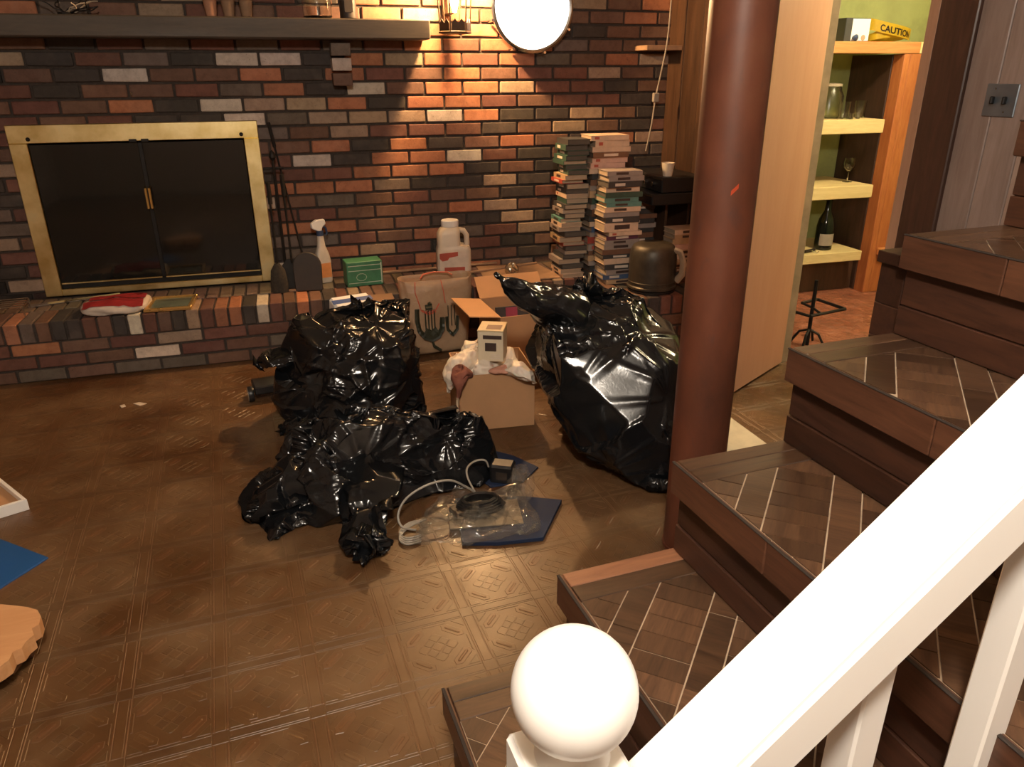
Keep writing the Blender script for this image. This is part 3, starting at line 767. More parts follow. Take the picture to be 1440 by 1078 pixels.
def film(P, seed, cuts=70, depth=(.008, .03), gathers=(), fan=.011, lines=26, line_a=.009, wrap=True, zmin=.003, rad=.22):
    """stretched film: flat facets cut into the body, fans of folds from gather points, long straight creases"""
    rg = np.random.default_rng(seed+500); nv, nu = P.shape[:2]
    dv = np.gradient(P, axis=0); du = (np.roll(P, -1, 1)-np.roll(P, 1, 1)) if wrap else np.gradient(P, axis=1)
    N = smooth_grid(np.cross(du, dv), 10, wrap); N /= np.linalg.norm(N, axis=2, keepdims=True)+1e-9
    if (N*(P-P.mean((0, 1)))).sum() < 0: N = -N
    X = P.reshape(-1, 3).copy(); n = N.reshape(-1, 3); h = np.zeros(len(X))
    for k in rg.permutation(len(X))[:cuts]:
        nk = n[k]+rg.normal(size=3)*.16; nk /= np.linalg.norm(nk)
        sgn = (X-X[k])@nk+rg.uniform(*depth); near = ((X-X[k])**2).sum(1) < rad**2
        dn = n@nk; c = np.where((sgn > 0) & near & (dn > .35), -sgn/np.maximum(dn, .35), 0); h = np.minimum(h, np.maximum(c, -.06))
    X = X+n*h[:, None]; g_ = np.zeros(len(X))
    for G in gathers:
        k = np.argmin(((X-np.array(G))**2).sum(1)); e1 = np.cross(n[k], rg.normal(size=3)); e1 /= np.linalg.norm(e1); e2 = np.cross(n[k], e1)
        v = X-X[k]; a, b = v@e1, v@e2; ph = np.arctan2(b, a); ro = np.sqrt((v**2).sum(1)); fr = rg.integers(7, 11)
        w_ = ph+.25*np.sin(2*ph+rg.uniform(0, 6))+.12*np.sin(5*ph+rg.uniform(0, 6)); t_ = (w_*fr/(2*np.pi)+rg.uniform()) % 1
        amp = .4+.6*np.clip(np.sin(3*ph+rg.uniform(0, 6)), 0, 1)
        tri = np.where(t_ < .22, t_/.22, np.where(t_ < .5, (.5-t_)/.28, 0))
        g_ += fan*1.5*amp*tri*np.minimum(1, ro/.06)*np.exp(-(ro/.20)**2)*(n@n[k] > -.2)-.012*np.exp(-(ro/.05)**2)
    for _ in range(lines):
        k = rg.integers(len(X)); d = np.cross(n[k], rg.normal(size=3)); d /= np.linalg.norm(d); e = np.cross(n[k], d)
        v = X-X[k]; L = rg.uniform(.10, .26); s1 = v@d; t1 = v@e+.02*np.sin(s1*14+rg.uniform(0, 6)); w1, w2 = rg.uniform(.007, .013), rg.uniform(.02, .05)
        pr = np.where(t1 > 0, np.maximum(0, 1-t1/w1), np.maximum(0, 1+t1/w2)); near = ((v@n[k]) > -.12) & (n@n[k] > 0)
        g_ += line_a*rg.uniform(.5, 1.2)*pr*np.clip(1-(s1/L)**2, 0, 1)*near
    X = X+n*g_[:, None]; X[:, 2] = np.maximum(X[:, 2], zmin); return X.reshape(nv, nu, 3)
def bag_object(name, grids, parent, loc, mat='bag_plastic'):
    V, Fc = [], []
    for G, wrap in grids:
        nv, nu = G.shape[:2]; o = len(V); V.extend((G-np.array(loc)).reshape(-1, 3).tolist())
        for j in range(nv-1):
            for i in range(nu if wrap else nu-1):
                k = (i+1) % nu; Fc.append((o+j*nu+i, o+j*nu+k, o+(j+1)*nu+k, o+(j+1)*nu+i))
        if wrap:
            for j in (0, nv-1):
                c = len(V); V.append((G[j].mean(0)-np.array(loc)).tolist()); Fc.extend((o+j*nu+i, o+j*nu+(i+1) % nu, c) for i in range(nu))
    me = bpy.data.meshes.new(name); me.from_pydata(V, [], Fc); me.polygons.foreach_set('use_smooth', [True]*len(me.polygons)); me.update()
    bm = bmesh.new(); bm.from_mesh(me); bmesh.ops.recalc_face_normals(bm, faces=bm.faces[:]); bm.to_mesh(me); bm.free()
    return new_obj(name, me, mat, parent)
def rings(defs, nu=48, lobe=.06, seed=1):
    """defs: (cx, cy, z, rx, ry, rot)"""
    rg = np.random.default_rng(seed); ph = rg.uniform(0, 6.28, 4); out = []
    for k, (cx, cy, z, rx, ry, ro) in enumerate(defs):
        th = np.arange(nu)*2*np.pi/nu
        f = 1+lobe*np.sin(2*th+ph[0]+.4*k)+lobe*.6*np.sin(3*th+ph[1]-.5*k)+lobe*.4*np.sin(5*th+ph[2])
        x, y = rx*f*np.cos(th), ry*f*np.sin(th)
        out.append(np.stack([cx+x*np.cos(ro)-y*np.sin(ro), cy+x*np.sin(ro)+y*np.cos(ro), np.full(nu, z)+.012*np.sin(th*2+ph[3])*(z > .05)], 1))
    return np.array(out)
def lobe_rings(pts, rad, nu=28, flat=.7):
    pts = [Vector(p) for p in pts]; out = []; up = Vector((0, 0, 1))
    for i, p in enumerate(pts):
        tg = (pts[min(i+1, len(pts)-1)]-pts[max(i-1, 0)]).normalized(); sd = tg.cross(up).normalized(); u2 = sd.cross(tg)
        out.append([tuple(p+rad[i]*(math.cos(2*PI*k/nu)*sd+flat*math.sin(2*PI*k/nu)*u2)) for k in range(nu)])
    return np.array(out)
LV = ((22, 40), (44, 80), (190, 340)); SM = ((12, 20), (24, 40), (84, 110))
# bag behind, full and slumped
loc = (.21, 3.08, 0)
g1 = film(crumple(rings([(.20, 3.06, .004, .22, .19, 0), (.20, 3.06, .006, .29, .25, 0), (.20, 3.07, .08, .31, .27, 0), (.205, 3.09, .20, .305, .27, .1), (.215, 3.11, .33, .30, .25, .1), (.24, 3.13, .43, .265, .205, .1), (.255, 3.15, .478, .19, .13, 0), (.27, 3.15, .485, .02, .02, 0)], seed=2), 1.07, 1.05, inn=.025, out=.03, seed=2, levels=LV), 21, 60, (.005, .022), gathers=((.06, 2.9, .34), (.42, 2.92, .2), (.02, 2.95, .2), (.25, 2.85, .12), (.3, 3.0, .42)))
g2 = film(crumple(lobe_rings([(.0, 3.12, .27), (-.07, 3.13, .26), (-.13, 3.14, .245), (-.18, 3.15, .235), (-.20, 3.15, .23)], [.06, .065, .07, .045, .006], flat=.8), 1.12, 1.1, .012, .02, 4, SM, zmin=.02), 61, 26, (.003, .010), (), lines=8, line_a=.004, rad=.12)
g3 = film(crumple(lobe_rings([(.05, 2.98, .06), (-.02, 2.94, .05), (-.08, 2.92, .035), (-.13, 2.91, .02)], [.07, .06, .05, .012], flat=.7), 1.15, 1.1, .012, .02, 5, SM), 62, 26, (.003, .010), (), lines=8, line_a=.004, rad=.12)
bagL = thing('rubbish_bag', 'full black rubbish bag slumped below the hearth, topped by a blue and white package', 'bag', loc)
bag_object('bag_film', [(g1, True), (g2, True), (g3, True)], bagL, loc)
# big bag beside the column
loc = (1.2, 2.45, 0)
g1 = film(crumple(rings([(1.20, 2.42, .004, .16, .25, 0), (1.20, 2.42, .006, .26, .40, 0), (1.19, 2.43, .10, .31, .40, 0), (1.16, 2.45, .25, .34, .38, 0), (1.12, 2.47, .40, .325, .33, .1), (1.08, 2.49, .53, .29, .26, .1), (1.06, 2.50, .61, .24, .18, .08), (1.05, 2.50, .65, .16, .09, .05), (1.04, 2.50, .655, .015, .012, 0)], seed=6, lobe=.05), 1.06, 1.06, .025, .03, 8, LV), 22, 80, (.008, .034), ((1.22, 2.12, .33), (.84, 2.4, .52), (1.02, 2.15, .10), (1.2, 2.3, .55)), rad=.28)
g2 = crumple(lobe_rings([(.95, 2.48, .56), (.86, 2.45, .605), (.78, 2.425, .645), (.71, 2.405, .70), (.66, 2.395, .735)], [.12, .10, .07, .038, .006], flat=.75), 1.1, 1.08, .010, .016, 9, SM, cr=.018, crw=.12, dirs=((-.8, -.2, .55), (-.8, 0, .4)))
bagR = thing('rubbish_bag', 'tall bulging black rubbish bag leaning beside the red-brown column', 'bag', loc)
bag_object('bag_film', [(g1, True), (g2, True)], bagR, loc)
# flat, half empty bag in front
loc = (.2, 2.4, 0)
oc = [(-.27, 2.43), (-.255, 2.28), (-.17, 2.135), (-.04, 2.14), (.07, 2.11), (.2, 2.18), (.36, 2.23), (.5, 2.25), (.64, 2.34), (.66, 2.48), (.62, 2.62), (.42, 2.68), (.2, 2.68), (.0, 2.64), (-.12, 2.60), (-.22, 2.53)]
oc = oc[::-1]
def front_rings():
    n = len(oc); out = []
    for tt in (0, .04, .2, .4, .6, .8, .93, 1.0):
        rg_ = []
        for (x, y) in oc:
            sx = max(-.06, min(.52, .12+(x-.15)*.8)); sy = 2.44
            k = tt**1.1; X = x+(sx-x)*k; Y = y+(sy-y)*k
            hm = .265*(1-.55*max(0, min(1, (.02-x)/.25)))
            rg_.append((X, Y, .006+hm*math.sin(tt*PI/2)**.85+.02*math.sin(9*X)*tt))
        out.append(rg_)
    return resample(np.array(out), 16, 48)
g1 = film(crumple(front_rings(), 1.06, 1.08, .025, .03, 12, LV, amp=.02), 23, 46, (.003, .012), ((.15, 2.28, .13), (.45, 2.32, .17), (-.08, 2.32, .1), (.3, 2.45, .23), (.05, 2.5, .2)), lines=34, rad=.16, fan=.010)
g2 = film(crumple(lobe_rings([(.17, 2.30, .11), (.165, 2.19, .10), (.15, 2.11, .085), (.135, 2.03, .065), (.118, 1.965, .05), (.112, 1.945, .048), (.118, 1.97, .05), (.13, 2.03, .058)], [.12, .095, .08, .078, .088, .082, .066, .05], flat=.55), 1.12, 1.06, .012, .016, 14, SM, sm=1), 64, 26, (.003, .010), (), lines=8, line_a=.004, rad=.12)
g3 = film(crumple(lobe_rings([(-.05, 2.36, .09), (-.13, 2.31, .075), (-.19, 2.28, .06), (-.245, 2.27, .04)], [.12, .11, .085, .02], flat=.62), 1.15, 1.1, .02, .025, 15, SM), 65, 26, (.003, .010), (), lines=8, line_a=.004, rad=.12)
bagF = thing('rubbish_bag', 'flattened half-empty black rubbish bag with its open mouth on the vinyl floor', 'bag', loc)
bag_object('bag_film', [(g1, True), (g2, True), (g3, True)], bagF, loc)
# ------------------------------------------------------------------ books
BOOKC = {'cream': (.62, .45, .32), 'pale pink': (.60, .38, .30), 'grey': (.30, .25, .22), 'charcoal': (.045, .045, .045), 'dark green': (.035, .075, .055), 'teal': (.10, .24, .21), 'purple': (.11, .035, .06), 'brown': (.17, .085, .05), 'blue': (.06, .10, .19), 'red': (.36, .06, .04), 'tan': (.45, .30, .17)}
for k, v in BOOKC.items(): simple('cover_'+k, v, .45, var=.12, scale=30)
simple('book_pages', (.38, .29, .20), .85, var=.2, scale=120, stretch=(.1, .1, 3))
simple('pages_dark', (.09, .075, .06), .85, var=.3, scale=120, stretch=(.1, .1, 3)); simple('spine_dark', (.05, .03, .025), .5); simple('spine_light', (.65, .55, .45), .5); simple('spine_red', (.4, .08, .05), .5)
brnd = random.Random(11)
def book(x, y, z, L, D, th, rz, colr, label, group, title=None):
    b = thing('book', label, 'book', (x, y, z), rz, group)
    t_ = .0022
    mb = MB(); mb.box((-L/2, -D/2, 0), (L/2, D/2, t_)); mb.box((-L/2, -D/2, th-t_), (L/2, D/2, th)); mb.box((-L/2, -D/2-.0005, 0), (L/2, -D/2+t_, th))
    mb.build('cover', 'cover_'+colr, b)
    MB().box((-L/2+.003, -D/2+t_, t_), (L/2-.003, D/2-.004, th-t_)).build('pages', 'pages_dark' if (colr in ('charcoal', 'dark green', 'brown') and brnd.random() < .75) else 'book_pages', b)
    if title:
        a, c, mt = title; MB().box((-L/2+a*L, -D/2-.0012, th*.25), (-L/2+c*L, -D/2-.0002, th*.75)).build('spine_title', mt, b)
    return b
def ORD(i):
    w_ = ['topmost', 'second from the top', 'third from the top', 'fourth from the top', 'fifth from the top', 'sixth from the top', 'seventh from the top', 'eighth from the top', 'ninth from the top', 'tenth from the top']
    if i < 0: return w_[0]
    if i < 10: return w_[i]
    return '%d%s from the top' % (i+1, {1: 'st', 2: 'nd', 3: 'rd'}.get((i+1) % 10, 'th') if (i+1) not in (11, 12, 13) else 'th')
def stack(x, y, z, cols, L, D, where, group, rz=0, jit=.012, ztop=None):
    ths = []; n_ = -1
    for c in cols: ths.append(.046 if c.endswith('+') else brnd.uniform(.020, .030))
    if ztop: k = (ztop-z)/sum(ths); ths = [t_*k for t_ in ths]
    for c, th in list(zip(cols, ths))[::-1]:
        c = c.rstrip('+')
        ti = brnd.choice([(.3, .75, 'spine_dark'), (.25, .6, 'spine_dark'), (.1, .22, 'spine_red'), None]) if c in ('cream', 'pale pink', 'tan', 'grey', 'teal') else brnd.choice([(.3, .7, 'spine_light'), (.2, .5, 'spine_light'), None])
        n_ += 1
        book(x+brnd.uniform(-jit, jit), y+brnd.uniform(-jit, jit)*.6, z, L*brnd.uniform(.92, 1.03), D*brnd.uniform(.9, 1.0), th-.0004, rz+brnd.uniform(-.05, .05), c, '%s paperback, %s of the %s' % (c, ORD(len(cols)-1-n_), where), group, ti); z += th
ZH = HEARTH_Z+.001
HX = 'lying flat'
stack(1.727, 3.775, ZH, ['grey', 'grey', 'charcoal', 'cream', 'dark green', 'teal', 'teal', 'cream', 'grey', 'charcoal', 'cream+', 'cream', 'purple', 'grey', 'grey', 'brown', 'charcoal', 'cream', 'charcoal', 'grey', 'blue', 'tan'], .205, .155, 'neat stack behind the metal can', 'books stacked behind the metal can', ztop=.895)
stack(1.712, 3.955, ZH, ['cream', 'cream', 'cream', 'brown', 'pale pink', 'pale pink', 'cream']+['charcoal', 'brown', 'grey', 'tan', 'dark green', 'grey', 'brown', 'charcoal', 'cream', 'blue', 'grey', 'red', 'grey', 'brown', 'tan', 'grey', 'charcoal', 'brown'], .215, .165, 'tallest stack by the brick wall', 'books in the tall back stack', ztop=1.062)
stack(1.525, 3.985, ZH, ['charcoal', 'dark green', 'dark green', 'dark green', 'dark green', 'dark green', 'dark green', 'tan', 'red', 'charcoal', 'charcoal', 'cream', 'dark green', 'charcoal', 'grey', 'charcoal', 'teal', 'cream', 'grey', 'charcoal', 'tan', 'red', 'charcoal', 'grey', 'charcoal', 'grey', 'charcoal', 'cream', 'cream'], .17, .135, 'untidy stack at the hearth edge', 'books in the untidy stack', rz=-PI/2, jit=.022, ztop=1.045)
stack(1.965, 4.06, ZH, ['brown', 'charcoal', 'charcoal', 'brown', 'charcoal', 'grey', 'charcoal', 'brown', 'charcoal', 'brown', 'grey', 'charcoal', 'tan', 'brown', 'charcoal'], .20, .15, 'dark stack below the stereo', 'books below the stereo', ztop=.688)
stack(2.14, 3.80, ZH, ['cream', 'tan', 'tan', 'pale pink', 'tan', 'cream', 'tan', 'cream', 'brown', 'charcoal'], .17, .13, 'small pale stack behind the column', 'books behind the column', ztop=.56)
# black stereo decks with a cup on top
deck = thing('stereo_deck', 'low black stereo deck with a bright front edge lying on the books', 'stereo', (2.10, 4.02, .689))
MB().box((-.16, -.22, 0), (.165, .22, .062), .006).build('case', 'black_plastic', deck); MB().box((-.162, -.215, .048), (-.158, .215, .054)).build('trim_strip', 'chrome', deck)
simple('cup_white', (.66, .58, .46), .4)
deck2 = thing('stereo_deck', 'upper black stereo deck carrying a small white cup', 'stereo', (2.13, 4.03, .752))
MB().box((-.13, -.22, 0), (.135, .22, .085), .006).build('case', 'black_plastic', deck2); MB().box((-.132, -.215, .070), (-.128, .215, .076)).build('trim_strip', 'chrome', deck2)
for i in range(3): MB().lathe([(.012, 0), (.012, .012), (.009, .014)], 14, T(-.13, -.12+i*.1, .04) @ Matrix.Rotation(-PI/2, 4, 'Y')).build('knob', 'chrome', deck2)
cup = thing('cup', 'small white cup standing on the upper black deck', 'cup', (2.055, 3.86, .838))
MB().lathe([(.024, 0), (.026, .004), (.036, .072), (.0335, .072), (.024, .006)], 24, cap=False).build('cup_body', 'cup_white', cup, 'auto'); MB().lathe([(.0235, .003), (.0235, .006)], 20).build('cup_base', 'cup_white', cup)
deck_stand = thing('record_rack', 'dark wooden record rack holding up the stereo decks against the partition', 'rack', (2.18, 4.09, ZH))
for a in (-.072, .072): MB().box((a-.008, -.15, 0), (a+.008, .15, .39), .002).build('side_board', 'panel_brown', deck_stand)
MB().box((-.064, -.15, .372), (.064, .15, .389), .001).build('top_board', 'panel_brown', deck_stand); MB().box((-.064, -.148, .0), (.064, .148, .015), .001).build('bottom_board', 'panel_brown', deck_stand)
# ------------------------------------------------------------------ metal can
simple('can_metal', (.055, .046, .034), .45, .4, var=.35, scale=14); simple('can_pale', (.42, .34, .25), .6)
can = thing('metal_can', 'round dark bronze metal can with a pale worn handle on the hearth corner', 'can', (1.83, 3.53, ZH))
MB().lathe([(.118, .012), (.130, .02), (.130, .03), (.124, .036), (.124, .17), (.119, .215), (.107, .238), (.09, .248), (.02, .25)], 36).build('can_body', 'can_metal', can, 'auto')
MB().lathe([(.116, .0), (.126, .002), (.126, .012), (.116, .014)], 36).build('foot_ring', 'iron', can, 'auto'); MB().lathe([(.1245, .05), (.1275, .054), (.1245, .058)], 36, cap=False).build('band', 'can_metal', can, 'auto')
MB().tube([(.075, -.085, .225), (.10, -.105, .215), (.115, -.115, .17), (.115, -.113, .10), (.10, -.085, .06)], .011, 8, flat=1.8).build('handle', 'can_pale', can, 'auto')
for i in range(4): MB().lathe([(.010, -.0), (.012, .006)], 10, T(.09*math.cos(i*PI/2+.6), .09*math.sin(i*PI/2+.6), .0)).build('foot', 'iron', can)
# ------------------------------------------------------------------ jug
simple('jug_plastic', (.62, .54, .44), .4, var=.06); simple('label_white', (.66, .56, .46), .5); simple('label_red', (.42, .075, .045), .5)
jug = thing('plastic_jug', 'off-white plastic jug with a red and white label on the hearth', 'jug', (.905, 4.225, ZH), -.12)
def rrect(hw, hd, r, n=6, cx=0, cy=0):
    out = []
    for qx, qy, a0 in ((1, 1, 0), (-1, 1, 90), (-1, -1, 180), (1, -1, 270)):
        for i in range(n): a = math.radians(a0+90*i/(n-1)); out.append((cx+qx*(hw-r)+r*math.cos(a), cy+qy*(hd-r)+r*math.sin(a)))
    return out
def loft(mb, secs):
    b = bmesh.new(); R_ = [[b.verts.new((x, y, z)) for x, y in poly] for poly, z in secs]; n = len(R_[0])
    for A, B in zip(R_, R_[1:]):
        for i in range(n): b.faces.new((A[i], A[(i+1) % n], B[(i+1) % n], B[i]))
    b.faces.new(R_[0][::-1]); b.faces.new(R_[-1]); bmesh.ops.recalc_face_normals(b, faces=b.faces[:]); mb.merge(b)
mb = MB(); loft(mb, [(rrect(.090, .060, .03), 0), (rrect(.098, .068, .03), .01), (rrect(.098, .068, .03), .135), (rrect(.092, .066, .03), .155), (rrect(.066, .064, .03, cx=-.026), .165), (rrect(.064, .062, .03, cx=-.026), .225), (rrect(.058, .056, .03, cx=-.02), .25), (rrect(.046, .046, .04, cx=-.015), .268)])
mb.build('jug_body', 'jug_plastic', jug, 'auto')
MB().tube([(.03, 0, .245), (.062, 0, .24), (.078, 0, .215), (.08, 0, .17), (.078, 0, .145)], .016, 10).build('jug_handle', 'jug_plastic', jug, 'auto')
mb = MB(); mb.lathe([(.048, .268), (.05, .27), (.05, .30), (.046, .304), (.01, .304)], 28, T(-.015, 0, 0)); mb.build('lid', 'white_paint', jug, 'auto')
MB().box((-.085, -.0697, .012), (.072, -.0683, .13)).build('label_panel', 'label_white', jug); MB().prism([(-.085, .095), (-.085, .125), (.02, .132), (.02, .108), (-.03, .10), (-.04, .085), (-.07, .08)], 0, .0008, T(0, -.0698, 0) @ Matrix.Rotation(PI/2, 4, 'X')).build('label_patch', 'label_red', jug)
MB().box((-.06, -.0706, .022), (.058, -.0699, .044)).build('label_band', 'label_red', jug)
# ------------------------------------------------------------------ green box
simple('green_card', (.05, .20, .10), .45, var=.2); simple('green_dark', (.03, .09, .05), .5); simple('print_white', (.55, .60, .5), .5)
gb = thing('green_carton', 'small green printed carton on the hearth beside the spray bottle', 'box', (.37, 4.12, ZH), .1)
MB().box((-.098, -.055, 0), (.098, .055, .135), .003).build('carton_body', 'green_card', gb)
for z in (.018, .085, .112): MB().box((-.09, -.0562, z), (.09, -.0552, z+.003)).build('printed_line', 'print_white', gb)
MB().tube([(.028*math.cos(a/10*2*PI)-.02, -.0557, .05+.02*math.sin(a/10*2*PI)) for a in range(10)], .0012, 5, True).build('printed_emblem', 'print_white', gb); MB().box((.088, -.0563, .01), (.0935, -.0552, .125)).build('printed_line', 'print_white', gb)
# ------------------------------------------------------------------ spray bottle
simple('bottle_white', (.62, .55, .46), .35); simple('trigger_blue', (.035, .06, .13), .4); simple('label_orange', (.75, .30, .10), .5)
sp = thing('spray_bottle', 'white spray bottle with a white and blue trigger head', 'bottle', (.165, 4.225, ZH), .3)
mb = MB(); loft(mb, [(rrect(.040, .028, .02), 0), (rrect(.043, .03, .02), .008), (rrect(.043, .03, .02), .12), (rrect(.036, .026, .02), .16), (rrect(.022, .018, .014), .20), (rrect(.016, .014, .012), .26)]); mb.build('bottle_body', 'bottle_white', sp, 'auto')
MB().lathe([(.019, .258), (.019, .285)], 18).build('collar', 'trigger_blue', sp, 'auto')
mb = MB(); mb.prism([(-.045, .30), (-.048, .325), (-.02, .345), (.03, .345), (.035, .32), (.012, .30), (.008, .283), (-.010, .283)], -.013, .013, Matrix.Rotation(PI/2, 4, 'X'), .004); mb.build('spray_head', 'white_paint', sp)
MB().tube([(.018, 0, .31), (.036, 0, .295), (.04, 0, .27), (.034, 0, .258)], .006, 8).build('trigger', 'trigger_blue', sp, 'auto'); MB().box((-.03, -.0312, .03), (.034, -.0302, .11)).build('label_panel', 'label_orange', sp)
# ------------------------------------------------------------------ arched board, fire tools
ab = thing('arched_board', 'dark brown round-topped wooden board standing before the spray bottle', 'board', (.075, 4.06, ZH), -.1)
poly = [(-.07, 0), (.07, 0), (.074, .11)]+[(.074*math.cos(a*PI/12), .13+.075*math.sin(a*PI/12)) for a in range(13)]+[(-.074, .11)]
simple('board_brown', (.035, .024, .017), .6, var=.3); MB().prism(poly, -.012, .012, Matrix.Rotation(PI/2-.12, 4, 'X'), .003).build('board_plate', 'board_brown', ab); MB().box((-.06, -.01, 0), (.06, .05, .012), .002).build('foot_block', 'board_brown', ab)
tools = thing('fireplace_tool_stand', 'dark iron fireplace tool stand leaning beside the brass fireplace frame', 'tool stand', (-.035, 4.24, ZH))
MB().lathe([(.085, 0), (.085, .012), (.02, .022), (.012, .03)], 24).build('base', 'iron', tools, 'auto'); MB().tube([(0, 0, .02), (0, 0, .66)], .008, 8).build('centre_rod', 'iron', tools, 'auto')
MB().tube([(-.05, 0, .62), (.05, 0, .62)], .006, 8).build('hook_bar', 'iron', tools); MB().lathe([(.006, .655), (.018, .675), (.014, .695), (.004, .71)], 14).build('finial', 'iron', tools, 'auto')
def tool(name, label, x, y, top, kind):
    t_ = thing(name, label, 'fire tool', (x, y, ZH)); lx = brnd.uniform(-.01, .01)
    MB().tube([(0, 0, .14 if kind != 'poker' else .02), (lx, .012, top)], .0055, 8).build('shaft', 'iron', t_, 'auto'); MB().tube([(lx, .012, top-.11), (lx, .012, top)], .011, 8).build('grip', 'iron', t_, 'auto')
    if kind == 'shovel': MB().prism([(-.055, 0), (.055, 0), (.058, .12), (.025, .16), (-.025, .16), (-.058, .12)], -.004, .004, Matrix.Rotation(PI/2-.1, 4, 'X'), .002).build('blade', 'iron', t_)
    if kind == 'brush':
        simple('bristles', (.035, .028, .02), .9, var=.5, scale=80); MB().lathe([(.035, 0), (.038, .05), (.03, .12), (.012, .155)], 18, Matrix.Diagonal((1.2, .6, 1, 1))).build('bristle_head', 'bristles', t_, 'auto')
    if kind == 'poker': MB().tube([(0, -.0, .05), (.03, 0, .045), (.04, 0, .025)], .005, 6).build('hook', 'iron', t_)
    return t_
tool('fireplace_shovel', 'black fireplace shovel hanging on the iron tool stand', .0, 4.13, .60, 'shovel'); tool('hearth_brush', 'black hearth brush hanging beside the fireplace shovel', -.075, 4.07, .57, 'brush')
pk = thing('fire_poker', 'long thin black poker leaning on the brick wall by the spray bottle', 'fire tool', (.085, 4.16, ZH))
MB().tube([(0, 0, .005), (-.12, .19, .84)], .005, 8).build('shaft', 'iron', pk, 'auto'); MB().tube([(-.103, .163, .72), (-.12, .19, .84)], .009, 8).build('grip', 'iron', pk, 'auto')
# ------------------------------------------------------------------ hearth: red package, gold frame, strips
simple('red_print', (.50, .05, .055), .5, var=.15); simple('paper_white', (.58, .50, .42), .7, var=.1)
def tform(px, py, z): return onZ(px, py, z)
rp = thing('torn_package', 'crumpled red and white printed package on the hearth below the glass doors', 'package', (-.86, 3.98, ZH))
def pk_rings():
    c = [(-.13, -.10), (.02, -.115), (.15, -.085), (.165, .02), (.15, .115), (.02, .10), (-.10, .10), (-.15, 0)]
    return np.array([[(x*f, y*f, z) for x, y in c] for f, z in ((.9, .002), (1, .005), (1, .03), (.97, .045), (.6, .055), (.1, .058))])
g = crumple(resample(pk_rings(), 12, 40), 1.05, 1.05, .008, .012, 31, ((10, 24), (20, 48)), (60, 40), zmin=.002)
bag_object('wrapper', [(g, True)], rp, (0, 0, 0), 'paper_white')
def lay(fn, name, mat, par, nu=8, nv=8, th=.0008): MB().grid(fn, nu, nv, thick=th).build(name, mat, par, 'all')
def top_at(x, y): 
    d = (g[..., 0]-x)**2+(g[..., 1]-y)**2; k = np.unravel_index(np.argsort(d, axis=None)[:6], d.shape); return float(g[k][:, 2].max())
lay(lambda u, v: (-.13+.27*u, -.10+.075*v, top_at(-.13+.27*u, -.10+.075*v)+.004), 'printed_front', 'red_print', rp, 14, 5); lay(lambda u, v: (-.11+.255*u, -.015+.105*v, top_at(-.11+.255*u, -.015+.105*v)+.005), 'printed_top', 'red_print', rp, 12, 7)
gf = thing('gilt_picture', 'small gold picture frame lying on the hearth beside the red package', 'frame', (-.605, 3.99, ZH), -.05)
simple('gold_frame', (.70, .45, .16), .3, .8); simple('frame_picture', (.12, .15, .12), .2)
for lo, hi in (((-.11, -.12), (.11, -.10)), ((-.11, .10), (.11, .12)), ((-.11, -.0995), (-.09, .0995)), ((.09, -.0995), (.11, .0995))): MB().box((lo[0], lo[1], 0), (hi[0], hi[1], .018), .004).build('frame_bar', 'gold_frame', gf)
MB().box((-.0895, -.0995, .002), (.0895, .0995, .008)).build('picture', 'frame_picture', gf)
st_ = tag(MB().box((-.21, -.02, 0), (.21, .02, .006), .001).build('metal_strip', 'chrome', None, loc=(-1.09, 4.22, ZH), rot=(0, 0, .28)), 'bright flat metal strip lying on the hearth at the foot of the glass doors', 'strip')
gr = thing('metal_trivet', 'small grey wire trivet on the hearth left of the fireplace frame', 'trivet', (-1.36, 4.06, ZH), .1)
for i in range(5): MB().tube([(-.09, -.08+i*.04, .05), (.09, -.08+i*.04, .05)], .004, 6).build('bar', 'chrome', gr)
for a, b in ((-.09, -.08), (.09, -.08), (-.09, .08), (.09, .08)): MB().tube([(a, b, 0), (a, b, .05)], .005, 6).build('leg', 'chrome', gr)
# sticks, foil ball, cardboard sheet on the hearth
simple('stick_wood', (.36, .22, .13), .7, var=.2)
for i, (xa, ya, xb, yb, lb) in enumerate(((.50, 4.30, 1.20, 4.335, 'thin pale wooden strip along the foot of the brick wall'), (.95, 4.13, 1.42, 4.24, 'thin wooden strip lying askew on the hearth right of the jug'))):
    L_ = math.hypot(xb-xa, yb-ya); o = MB().box((-L_/2, -.009, 0), (L_/2, .009, .011), .002).build('wooden_strip', 'stick_wood', None, loc=((xa+xb)/2, (ya+yb)/2, ZH+.0), rot=(0, 0, math.atan2(yb-ya, xb-xa))); tag(o, lb, 'wood strip')
    if i == 0: o.location.y += .015
simple('foil', (.55, .48, .36), .25, .9, bump=.3)
fo = crumple(rings([(0, 0, .002, .012, .012, 0), (0, 0, .012, .032, .032, 0), (0, 0, .036, .042, .042, 0), (0, 0, .06, .032, .032, 0), (0, 0, .072, .004, .004, 0)], 24, seed=4), 1.12, 1.12, .006, .008, 40, ((10, 20), (20, 40)), (50, 40), zmin=.001, amp=.005)
fb_ = thing('foil_ball', 'crumpled shiny foil ball on the hearth right of the jug', 'ball', (1.19, 4.0, ZH)); bag_object('crumpled_foil', [(fo, True)], fb_, (0, 0, 0), 'foil')
simple('card', (.44, .24, .115), .75, var=.08, scale=7); simple('card_dark', (.20, .115, .065), .8, var=.12, scale=7)
tag(MB().prism([(-.20, -.20), (.24, -.20), (.2, .17), (-.17, .19)], 0, .005).build('cardboard_sheet', 'stick_wood', None, loc=(1.225, 4.10, ZH+.001)), 'flat brown cardboard sheet covering the hearth top left of the books', 'cardboard')
for nm in ('foil_ball',): bpy.data.objects[nm].location.z = ZH+.007
for o in bpy.data.objects:
    if o.name.startswith('wooden_strip') and o.location.x > 1.0: o.location.z = ZH+.0075
